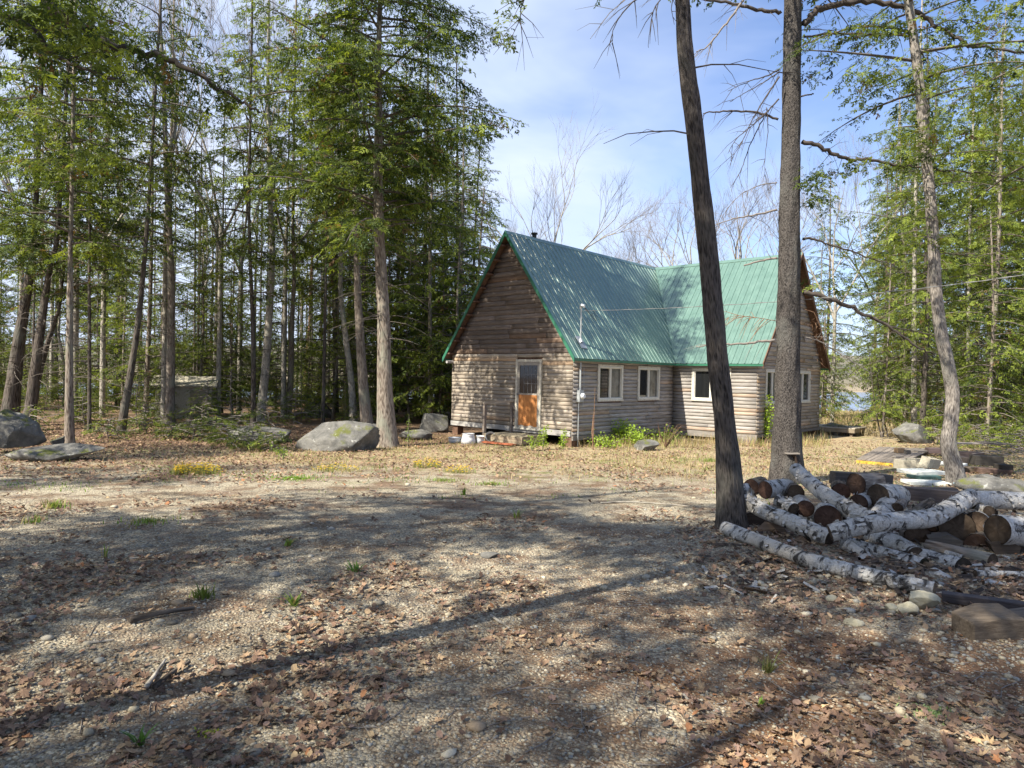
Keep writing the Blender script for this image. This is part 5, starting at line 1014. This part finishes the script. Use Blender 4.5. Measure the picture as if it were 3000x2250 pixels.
V=[(-.17,-.09,-.05),(.24,-.11,-.05),(.27,.11,-.05),(-.15,.11,-.05),(-.18,-.09,.12),(.04,-.10,.145),(.24,-.11,.125),(.27,.11,.16),(.05,.11,.175),(-.15,.11,.13)]
b.add([Mr@Vector(v) for v in V],[(0,3,2,1),(2,3,9,7),(3,0,4,9),(1,2,7,6),(4,5,8,9),(5,6,7,8)],[(0,1,5),(0,5,4),(1,6,5)],(.17,.135,.10))
b.bar(Mr@Vector((.25,.02,.06)),Mr@Vector((1.1,.10,.05)),.16,.12,(.12,.10,.085)); o=b.build('post_block',M['plank'],None,loc=g); bv=o.modifiers.new('bevel','BEVEL'); bv.width=.008; tag(o,'chunky sawn wooden post block at the lower right beside the pale stones','timber')
# ------------------------------------------------------------------ scrap heap at the right
def C7(x,y): return x*.27125+2400,y*.27125+1250
c0=G(*C7(400,392)); c1=G(*C7(885,440)); c2=G(*C7(1235,272)); c3=G(*C7(640,252)); dk=empty('plank_pallet',c0); tag(dk,'low weathered plank pallet with a yellow front edge on the ground at right','pallet')
b=MB(); n=9; up=Vector((0,0,.10))
for k in range(n):
    for j in range(1):
        a=c0.lerp(c1,(k+.04)/n); bq=c0.lerp(c1,(k+.96)/n); cq=c3.lerp(c2,(k+.96)/n); dq=c3.lerp(c2,(k+.04)/n); hz=random.uniform(0,.008); u=up+Vector((0,0,hz)); dn=Vector((0,0,-.025))
        b.add([a+u,bq+u,cq+u,dq+u,a+u+dn,bq+u+dn,cq+u+dn,dq+u+dn],[(0,1,2,3),(7,6,5,4),(0,4,5,1),(1,5,6,2),(2,6,7,3),(3,7,4,0)],None,np.array((.27,.235,.2))*random.uniform(.75,1.1),[(0,k*.2,0),(0,k*.2+.1,0),(1.5,k*.2+.1,0),(1.5,k*.2,0)]*2)
relparent(b.build('plank_deck',M['plank']),dk)
b=MB(); b.bar(c0+Vector((0,-.01,.03)),c1+Vector((0,-.01,.03)),.03,.085); relparent(b.build('front_edge',M['yellow']),dk)
def boxat(name,label,px,py,size,rz,mat,cat,lift=0,tilt=(0,0),col=(.3,.27,.22),group=None):
    g=G(px,py); b=MB(); sx_,sy_,sz_=size; b.box((-sx_/2,-sy_/2,0),(sx_/2,sy_/2,sz_),col); o=b.build(name,M[mat]); o.location=(g.x,g.y+sy_/2,g.z+lift); o.rotation_euler=(tilt[0],tilt[1],rz); bv=o.modifiers.new('bevel','BEVEL'); bv.width=.006; tag(o,label,cat,group); return o
def cinder(label,px,py,rz,lift,tilt=(0,0)):
    g=G(px,py); b=MB(); L_,W_,H_=.39,.19,.19
    # hollow block, cores open upward
    for (x0,x1,y0,y1) in ((-L_/2,L_/2,-W_/2,-W_/2+.03),(-L_/2,L_/2,W_/2-.03,W_/2),(-L_/2,-L_/2+.03,-W_/2+.03,W_/2-.03),(L_/2-.03,L_/2,-W_/2+.03,W_/2-.03),(-.015,.015,-W_/2+.03,W_/2-.03)): b.box((x0,y0,0),(x1,y1,H_))
    o=b.build('concrete_block',M['block']); o.location=(g.x,g.y+.1,g.z+lift); o.rotation_euler=(tilt[0],tilt[1],rz); tag(o,label,'concrete block')
q=C7(945,505); cinder('tan concrete block at the left, beside the plank pallet',q[0],q[1],-.1,.10)
q=C7(1075,500); cinder('tan concrete block in the middle behind the tilted one',q[0],q[1],-.1,.12)
q=C7(1210,560); cinder('hollow concrete block tilted on the white foam slab',q[0],q[1],.5,.23,(.25,.12))
q=C7(1180,585); boxat('foam_slab','white foam slab with a bevelled edge under the tilted block',q[0],q[1],(.72,.5,.07),.25,'foam','slab',.11)
boxat('dark_tray','dark teal tray beneath the white foam slab',q[0]+2,q[1]+2,(.5,.36,.07),.25,'teal','tray',.035)
q=C7(1220,640); boxat('foam_slab','lowest pale slab on the ground left of the crooked trunk',q[0],q[1],(.72,.4,.06),-.1,'foam','slab',0)
q=C7(1690,665); boxat('blue_panel','pale blue panel lying flat right of the crooked trunk',q[0],q[1],(.5,.35,.03),-.25,'blue','panel',.03)
q=C7(1500,480); boxat('foam_slab','white slab partly hidden behind the crooked trunk',q[0],q[1]+8,(.5,.5,.05),.7,'foam','slab',.16)
q=C7(880,330); boxat('wood_block','small brown sawn block with a pale top on the pallet',q[0],q[1],(.22,.16,.13),.2,'plank','block',.12,(0,0),(.30,.21,.13)); 
q=C7(965,350); boxat('wood_block','small dark block next to the brown block on the pallet',q[0],q[1],(.13,.12,.14),.1,'plank','block',.10,(0,0),(.12,.11,.10))
q=C7(1120,325); boxat('short_plank','short grey planks stacked at the right end of the pallet',q[0],q[1],(.6,.35,.05),.4,'plank','plank',.12,(0,0),(.2,.18,.16))
q=C7(860,385); boxat('short_plank','short loose plank across the front corner of the pallet',q[0],q[1],(.35,.12,.04),.5,'plank','plank',.12,(0,0),(.22,.2,.18))
for k,(x,y,sx_,sz_,lf_,lb,cc) in enumerate([(1850,455,.62,.22,.12,'thick black stained timber block on the lumber heap at right',(.06,.055,.05)),(1650,390,.62,.18,.14,'weathered plank stack just right of the crooked trunk',(.16,.12,.11)),(1720,480,.75,.12,.0,'lower timber under the right lumber heap, left one',(.15,.12,.09)),(1930,500,.65,.12,.0,'lower timber under the right lumber heap, right one',(.15,.10,.08)),(2040,500,.25,.22,.0,'black end of a timber at the right side of the heap',(.05,.045,.04)),(1570,420,.22,.20,.05,'short upright timber end right beside the crooked trunk',(.13,.11,.10)),(1290,305,.45,.14,.10,'dark timber left of the crooked trunk at the back of the heap',(.12,.09,.09)),(1880,290,.75,.05,.32,'brown board lying on top of the lumber heap',(.22,.19,.16)),(1600,280,.9,.04,.30,'pale grey board slanting across the back of the lumber heap',(.36,.32,.29)),(1480,360,.3,.16,.0,'dark plank end behind the crooked trunk',(.12,.10,.09))]):
    q=C7(x,y); boxat('lumber',lb,q[0],q[1]+6,(sx_,.3,sz_),-.12+.07*math.sin(k*2),'plank','lumber',lf_,(0,.03*math.sin(k*3)),cc)
b=MB(); rg=np.random.default_rng(12); g=G(*C7(2050,420))
for k in range(46):
    q=C7(rg.uniform(1750,2250),rg.uniform(250,480)); p=np.array(G(*q))+(0,0,rg.uniform(.08,.42)); d=np.array((rg.uniform(.4,1),rg.uniform(-.3,.3),rg.uniform(-.35,.05))); l=rg.uniform(.25,.9); b.tube([p-d*l/2,p+rg.normal(size=3)*.03,p+d*l/2],[.011,.008,.004],4)
o=b.build('brush_heap',M['twig'],None,loc=g); tag(o,'heap of dry grey sticks lying over the lumber at the right edge','brush')
# the white pail, brush etc. by the tan boulder
b=MB(); g=G(2620,1290)
for k in range(60):
    p=np.array(G(rg.uniform(2545,2680),rg.uniform(1262,1300)))+(0,0,rg.uniform(.0,.35)); d=np.array((rg.uniform(-1,1),rg.uniform(-.3,.3),rg.uniform(-.3,.3))); l=rg.uniform(.3,.8); b.tube([p-d*l/2,p,p+d*l/2],[.007,.006,.003],4)
o=b.build('brush_heap',M['twig'],None,loc=g); tag(o,'brushwood heap between the two thin saplings and the tan boulder','brush')
# ------------------------------------------------------------------ ground scatter
def scatter_pts(n,y0,y1,seed,ax=.85,fn=None,pw=1.):
    r=np.random.default_rng(seed); y=y0+(y1-y0)*r.random(n)**pw; x=(r.random(n)*2-1)*ax*y+0
    if fn is not None: k=r.random(n)<fn(x,y); x=x[k];y=y[k]
    return x,y,r
def leafdens(x,y):
    a=fbm(x*.9+3,y*.9,31,4); d=sst(.54,.66,a)*.8; d=np.maximum(d,.75*sst(.36,.5,fbm(x*1.3,y*1.3,35,3))*sst(1.2,3.0,x-.1*y+.6)*sst(10,7.5,y)); d=np.maximum(d,sst(.4,.5,fbm(x*1.2,y*1.2,36,3))*sst(4.2,3.2,y)*sst(-.5,-1.4,x)); 
    d=np.maximum(d,.7*sst(10,11.5,y)*sst(-3.0,-5,x)); return np.clip(d+.035,0,1)
def add_leaves(b,x,y,r,size0,size1,outline,lift=.012,curl=.3):
    n=len(x); m_=len(outline); O=np.array(outline,float); sz=r.uniform(size0,size1,n); az=r.uniform(0,6.283,n); ca,sa=np.cos(az),np.sin(az); tx=r.normal(size=n)*.28; ty=r.normal(size=n)*.28; cu=r.normal(size=n)*curl
    U=np.concatenate([[(0,0)],O]); px_=U[None,:,0]*sz[:,None]; py_=U[None,:,1]*sz[:,None]
    z=cu[:,None]*(px_**2/sz[:,None])*2+(.5*cu[:,None]+.2)*(py_**2/sz[:,None])*1.5+tx[:,None]*px_+ty[:,None]*py_
    z=z+r.normal(size=z.shape)*sz[:,None]*.035
    X=x[:,None]+px_*ca[:,None]-py_*sa[:,None]; Y=y[:,None]+px_*sa[:,None]+py_*ca[:,None]; zb=gz(x,y); zmin=z.min(1); Z=zb[:,None]+z-zmin[:,None]+r.uniform(.0,lift,n)[:,None]
    V=np.stack([X,Y,Z],-1).reshape(-1,3); k=(np.arange(n)*(m_+1))[:,None]; j=np.arange(m_)[None,:]; T=np.stack([k+0*j,k+1+j,k+1+(j+1)%m_],-1).reshape(-1,3)
    pal=np.array([(.20,.125,.085),(.27,.175,.115),(.34,.235,.145),(.13,.08,.055),(.42,.30,.18),(.28,.185,.14),(.11,.07,.05),(.48,.35,.20),(.36,.17,.08)]); w=np.array([.2,.2,.14,.14,.07,.14,.07,.02,.02]); c=pal[r.choice(9,n,p=w/w.sum())]*r.uniform(.75,1.25,(n,1)); b.add(V,None,T,np.repeat(c,m_+1,0))
def lobed(n,seed,kind):
    r=np.random.default_rng(seed); o=[]
    if kind=='maple': R_=[1,.5,.82,.42,.9,.5,.55,.35,.3,.35,.55,.5,.9,.42,.82,.5]
    elif kind=='oak': R_=[1,.62,.78,.42,.62,.36,.52,.3,.75,.3,.52,.36,.62,.42,.78,.62]
    else: R_=[1,.8,.62,.5,.48,.5,.62,.8]
    m_=len(R_)
    for i,q in enumerate(R_):
        th=i/m_*6.283; xx=math.cos(th)*q*.6; yy=math.sin(th)*q*(.55 if kind!='oval' else .5); o.append((xx,yy))
    return o
b=MB()
for kind,s_ in (('maple',1),('oak',2),('oval',3)):
    x,y,r=scatter_pts({'maple':15000,'oak':4500,'oval':15000}[kind],2.2,9.5,800+s_,.85,leafdens,1.0); add_leaves(b,x,y,r,.032,.078 if kind!='oval' else .055,lobed(0,s_,kind))
tag(b.build('near_leaf_litter',M['dead'],None,False),'brown curled fallen leaves scattered over the near gravel','fallen leaves',kind='stuff')
b=MB(); x,y,r=scatter_pts(60000,9,24,811,.85,lambda x,y:np.clip(leafdens(x,y)+.30*sst(12,15,y),0,1),.8); k=y<26; add_leaves(b,x[k],y[k],r,.04,.085,[(.5,0),(.1,.33),(-.45,.1),(-.25,-.3),(.2,-.28)],.02)
tag(b.build('far_leaf_litter',M['dead']),'paler fallen leaves over the yard and the woodland edge','fallen leaves',kind='stuff')
# pebbles
ico=bmesh.new(); bmesh.ops.create_icosphere(ico,subdivisions=1,radius=1); IV=np.array([v.co[:] for v in ico.verts]); IT=np.array([[v.index for v in f.verts] for f in ico.faces]); ico.free()
def pebbles(name,n,y0,y1,s0,s1,seed,label,fn=None,pw=1.,region=None):
    x,y,r=scatter_pts(n,y0,y1,seed,.85,fn,pw)
    if region is not None: x=region[0]+r.normal(size=n)*region[2]; y=region[1]+r.normal(size=n)*region[3]
    n=len(x); sz=s0*(s1/s0)**(r.random(n)**2.2); V=IV[None]*(1+r.normal(size=(n,len(IV),1))*.12)*np.stack([sz*r.uniform(.8,1.5,n),sz*r.uniform(.8,1.3,n),sz*r.uniform(.4,.75,n)],-1)[:,None,:]
    az=r.uniform(0,6.28,n); ca=np.cos(az)[:,None]; sa=np.sin(az)[:,None]; X=V[:,:,0]*ca-V[:,:,1]*sa+x[:,None]; Y=V[:,:,0]*sa+V[:,:,1]*ca+y[:,None]; Z=V[:,:,2]+gz(x,y)[:,None]+(sz*.25)[:,None]
    pal=np.array([(.38,.33,.24),(.30,.275,.225),(.46,.40,.29),(.21,.19,.155),(.50,.45,.35),(.36,.27,.18),(.27,.265,.245)]); c=pal[r.choice(7,n)]*r.uniform(.8,1.15,(n,1)); b=MB(); b.add(np.stack([X,Y,Z],-1).reshape(-1,3),None,(IT[None]+(np.arange(n)*len(IV))[:,None,None]).reshape(-1,3),np.repeat(c,len(IV),0))
    tag(b.build(name,M['pebble'],None,True),label,'gravel',kind='stuff')
pebbles('gravel_stones',60000,2.2,8.0,.003,.013,821,'small mixed gravel stones over the near yard',None,.9)
pebbles('loose_pebbles',900,2.4,12,.014,.04,822,'larger grey and tan pebbles strewn over the gravel',lambda x,y:.25+.6*(fbm(x*.8,y*.8,44)>.52))
gq=G(2480,1745); pebbles('pebble_heap',380,3,5,.010,.038,823,'pebbles heaped along the front of the long birch log',None,1,(gq.x-.2,gq.y+.25,.75,.28))
gq=G(2090,1560); pebbles('pebble_patch',200,3,5,.010,.032,824,'pebbles around the foot of the leaning trunk',None,1,(gq.x-.1,gq.y,.35,.35))
gq=G(2950,1900); pebbles('pebble_bank',260,3,5,.008,.028,825,'pebbles around the wooden post block',None,1,(gq.x,gq.y,.35,.25))
# twigs and needles
def sticks(name,n,y0,y1,l0,l1,rad_,seed,label,col,fn=None,mat='twig'):
    x,y,r=scatter_pts(n,y0,y1,seed,.85,fn); b=MB()
    n=len(x); az=r.uniform(0,6.28,n); l=r.uniform(l0,l1,n); bd=r.normal(size=n)*.12; z=gz(x,y)+rad_*1.5
    P=[]; 
    for t in (-.5,0,.5):
        P.append(np.stack([x+np.cos(az)*l*t-np.sin(az)*bd*l*(t*t),y+np.sin(az)*l*t+np.cos(az)*bd*l*(t*t),z+abs(t)*r.uniform(0,.02,n)],-1))
    P=np.stack(P,1); sd_=np.stack([-np.sin(az),np.cos(az),0*az],-1); V=[]
    for i in range(3):
        for (a,c) in ((-1,0),(1,0),(0,1.3)): V.append(P[:,i]+sd_*a*rad_+np.array((0,0,c*rad_)))
    V=np.stack(V,1).reshape(-1,3); q=[(0,1,4,3),(1,2,5,4),(2,0,3,5),(3,4,7,6),(4,5,8,7),(5,3,6,8)]; Q=(np.array(q)[None]+(np.arange(n)*9)[:,None,None]).reshape(-1,4); b.add(V,Q,None,col)
    tag(b.build(name,M[mat]),label,'twigs',kind='stuff')
sticks('twig_litter',1500,2.3,14,.05,.28,.0028,831,'thin dead twigs scattered over the gravel',(.3,.25,.2))
sticks('needle_litter',16000,2.2,8,.03,.08,.0008,832,'rust coloured conifer needles over the shaded ground',(.3,.14,.06),lambda x,y:sst(.45,.6,fbm(x*.8,y*.8,55)),'bark_red')
def stick(label,pts,r,mat='twig',cat='stick',name='stick'):
    P=[G(*p)+Vector((0,0,r*1.2)) for p in pts]; PP=smooth_path(P,14); b=MB(); b.tube(PP,np.linspace(r,r*.5,14),7,None,True,.2,3); o=b.build(name,M[mat],None,True,loc=P[0]); tag(o,label,cat)
stick('forked grey stick lying on leaves at the lower left',[(430,2020),(455,1985),(485,1940)],.014,'bark_pale')
stick('dark branch next to the grey stick at the lower left',[(455,2025),(500,1985),(555,1950)],.018,'bark_dark')
stick('thick dark rotting branch across the left foreground',[(380,1830),(470,1808),(570,1793)],.024,'bark_dark')
stick('pale curved stick on the gravel left of centre',[(380,1640),(440,1632),(500,1610)],.009,'bark_pale')
stick('flat pale wood splinter in the middle foreground',[(1438,1808),(1465,1828),(1492,1846)],.011,'bark_pale')
stick('short pale stick near the bottom centre left',[(670,1948),(710,1958),(755,1972)],.006,'bark_pale')
stick('curved white twig at the bottom right of centre',[(2002,2040),(2030,2070),(2062,2098)],.008,'bark_pale')
stick('long thin branch lying across the sunlit gravel',[(1760,1476),(1850,1474),(1950,1480),(2035,1487)],.012,'bark_pale')
stick('short pale stick on the left foreground leaves',[(245,1890),(290,1885),(335,1880)],.010,'bark_pale')
stick('slim twig curving below the gravel stone in the middle',[(1362,1540),(1390,1552),(1450,1553)],.008,'bark_pale')
# grasses
def blades(b,x,y,r,h0,h1,w,cols,lean=.5):
    n=len(x); az=r.uniform(0,6.28,n); h=h0+(h1-h0)*r.random(n)**1.6; ln=r.uniform(.1,lean,n)*h; z=gz(x,y); ww=w*r.uniform(.7,1.3,n); sx_=np.cos(az+1.57)*ww; sy_=np.sin(az+1.57)*ww
    B0=np.stack([x-sx_,y-sy_,z],-1);B1=np.stack([x+sx_,y+sy_,z],-1); M0=np.stack([x+np.cos(az)*ln*.4-sx_*.7,y+np.sin(az)*ln*.4-sy_*.7,z+h*.6],-1);M1=np.stack([x+np.cos(az)*ln*.4+sx_*.7,y+np.sin(az)*ln*.4+sy_*.7,z+h*.6],-1); T_=np.stack([x+np.cos(az)*ln,y+np.sin(az)*ln,z+h],-1)
    V=np.stack([B0,B1,M1,M0,T_],1).reshape(-1,3); k=(np.arange(n)*5)[:,None]; c=np.array(cols)[r.choice(len(cols),n)]*r.uniform(.75,1.25,(n,1)); b.add(V,k+np.array([[0,1,2,3]]),k+np.array([[3,2,4]]),np.repeat(c,5,0))
b=MB(); x,y,r=scatter_pts(42000,11.5,22.5,841,.85,lambda x,y:sst(.40,.58,fbm(x*.7,y*.7,61))*sst(11.5,15.5,y)*.9*sst(-8,-4,x)+.06); k=~((y>22)&(x<-3)); blades(b,x,y,r,.03,.13,.005,[(.36,.28,.15),(.45,.36,.2),(.3,.22,.12),(.18,.24,.05)],1.4)
tag(b.build('dry_grass',M['grass']),'dry straw coloured grass across the yard before the cabin','grass',kind='stuff')
b=MB(); x,y,r=scatter_pts(30000,9.5,21,842,.85,lambda x,y:np.maximum(sst(.56,.66,fbm(x*1.1+9,y*1.1,63))*.8,.35*sst(14,16,y)*sst(.45,.6,fbm(x*2+4,y*2,66)))); blades(b,x,y,r,.015,.06,.006,[(.16,.26,.04),(.22,.32,.06),(.12,.2,.04)],1.2)
tag(b.build('green_grass',M['grass']),'short green grass patches on the gravel yard','grass',kind='stuff')
b=MB(); r=np.random.default_rng(843); n=9000; y=r.uniform(26,45,n); x=y*r.uniform(.40,.62,n); blades(b,x,y,r,.15,.5,.012,[(.42,.34,.2),(.5,.42,.26),(.34,.27,.16)],.5)
tag(b.build('marsh_grass',M['grass']),'tall tan grass between the cabin wing and the lake','grass',kind='stuff')
b=MB(); r=np.random.default_rng(844); n=2600; s_=r.uniform(0,1,n); x=np.where(s_<.5,1.9+r.uniform(0,4,n),4+r.uniform(0,3.5,n)); 
px_=r.uniform(1690,2420,n); pts=np.array([G(a_,1292+20*q) for a_,q in zip(px_[:700],r.random(700))]); 
for rep in range(4): blades(b,pts[:,0]+r.normal(size=700)*.15,pts[:,1]+r.normal(size=700)*.1,r,.12,.4,.005,[(.4,.32,.18),(.48,.38,.22),(.3,.2,.12),(.24,.3,.07)],1.0)
tag(b.build('rank_grass',M['grass']),'rank dry grass and weeds along the foot of the cabin walls','grass',kind='stuff')
# green tufts and yellow flowers
def tuft(label,px,py,n,rad_,h,cols,seed,name='grass_tuft',cat='grass tuft',w=.006,lean=.9,group=None):
    g=G(px,py); r=np.random.default_rng(seed); n=int(n*.75); a=r.uniform(0,6.28,n); q=rad_*.62*np.abs(r.normal(size=n)); x=g.x+np.cos(a)*q; y=g.y+np.sin(a)*q*.8; b=MB(); blades(b,x,y,r,h*.5,h,w,cols,lean); o=b.build(name,M['grass'],None,loc=g); tag(o,label,cat,group); return o
GC=[(.17,.27,.05),(.22,.32,.07),(.13,.21,.04),(.30,.26,.12)]
tuft('bright green tuft at the left edge of the sunlit gravel',160,1488,160,.16,.12,GC,1)
tuft('flat bright green moss patch in front of the boulder',860,1402,900,.55,.035,[(.17,.29,.04),(.21,.33,.05)],2,'moss_patch','moss',.008)
tuft('pale green trailing tuft left of the leaf heap',440,1530,260,.33,.06,GC,3)
tuft('dark green grass tuft in the left foreground',595,1752,90,.075,.11,[(.12,.17,.04),(.2,.24,.07)],4)
tuft('single green dandelion rosette right of the grass tuft',860,1775,26,.03,.10,GC,5,'dandelion_rosette','weed',.010,1.6)
tuft('green dandelion rosette near the left middle',845,1600,26,.03,.11,GC,6,'dandelion_rosette','weed',.010,1.5)
tuft('green weed by the lower left leaves',410,2182,14,.02,.13,[(.07,.16,.03),(.1,.2,.04)],7,'dandelion_rosette','weed',.009,1.4)
tuft('dark green weed on gravel left of the middle stone',1045,1675,30,.05,.10,[(.1,.2,.04),(.14,.24,.05)],8,'dandelion_rosette','weed',.009,1.5)
tuft('dry spidery grass tuft in the right foreground',2250,1970,60,.03,.14,[(.22,.2,.08),(.16,.2,.06)],9,'grass_tuft','grass tuft',.003,1.6)
tuft('small bright leaf sprout in the bottom right leaves',2228,2070,10,.012,.06,GC,10,'leaf_sprout','weed',.010,1.2)
tuft('pale lichen green moss patch at the lower right',2730,2090,260,.11,.025,[(.3,.42,.18),(.36,.46,.24)],11,'moss_patch','moss',.005)
tuft('small green weed beside the leaf heap in mid yard',1517,1518,24,.04,.13,GC,12,'dandelion_rosette','weed',.010,1.3)
tuft('little upright green weed on the sunlit gravel',1357,1450,22,.03,.14,GC,13,'dandelion_rosette','weed',.010,.8)
tuft('sparse green weeds at the left below the bright tuft',105,1530,60,.16,.10,GC,14)
tuft('upright thin green sprig on the left gravel',308,1632,10,.02,.13,GC,15,'leaf_sprout','weed',.008,.6)
tuft('low green patch in the yard before the cabin door',1300,1408,320,.4,.05,GC,16)
tuft('low green patch in the yard right of the flower clumps',1440,1420,320,.3,.06,GC,17)
tuft('bright grass tuft in the yard left of the leaning trunk',2080,1352,160,.22,.12,GC,18)
tuft('yellow green moss crust at the bottom left',610,2150,120,.05,.02,[(.28,.34,.05)],19,'moss_patch','moss',.006)
def flowers(label,px,py,w,h,n,seed,dens=1.):
    g=G(px,py); r=np.random.default_rng(seed); root=empty('flower_clump',g); tag(root,label,'flowers'); b=MB(); f=MB(); a=r.uniform(0,6.28,n); q=np.sqrt(r.random(n)); x=g.x+np.cos(a)*q*w; y=g.y+np.sin(a)*q*w*.7; hh=h*r.uniform(.35,1.1,n)*(1-.5*q**2); z=gz(x,y)
    blades(b,np.repeat(x,3)+r.normal(size=3*n)*.04,np.repeat(y,3)+r.normal(size=3*n)*.04,r,h*.4,h*.95,.004,[(.16,.22,.06),(.24,.27,.1),(.3,.24,.12)],.6)
    k=np.arange(8)/8*6.283; V=np.stack([x[:,None]+.015*np.cos(k),y[:,None]+.015*np.sin(k),(z+hh)[:,None]+.006*np.sin(k*3)],-1); V=np.concatenate([np.stack([x,y,z+hh+.008],-1)[:,None],V],1)
    T=np.stack([np.zeros(8,int),1+np.arange(8),1+(np.arange(8)+1)%8],-1); f.add(V.reshape(-1,3),None,(T[None]+(np.arange(n)*9)[:,None,None]).reshape(-1,3),np.repeat(np.array((.74,.54,.04))*r.uniform(.8,1.2,(n,1)),9,0))
    relparent(b.build('stems',M['grass']),root); relparent(f.build('blossoms',M['leaf']),root)
flowers('largest clump of yellow flowers, leftmost in the yard',580,1388,.42,.2,230,1)
flowers('small left part of the leftmost yellow flowers',528,1390,.14,.2,60,2)
flowers('thin clump of yellow flowers before the big smooth boulder',985,1380,.50,.15,70,3)
flowers('round clump of yellow flowers below the largest trunk',1250,1370,.30,.2,90,4)
flowers('yellow green flower clump nearest the cabin steps',1345,1385,.26,.17,60,5)
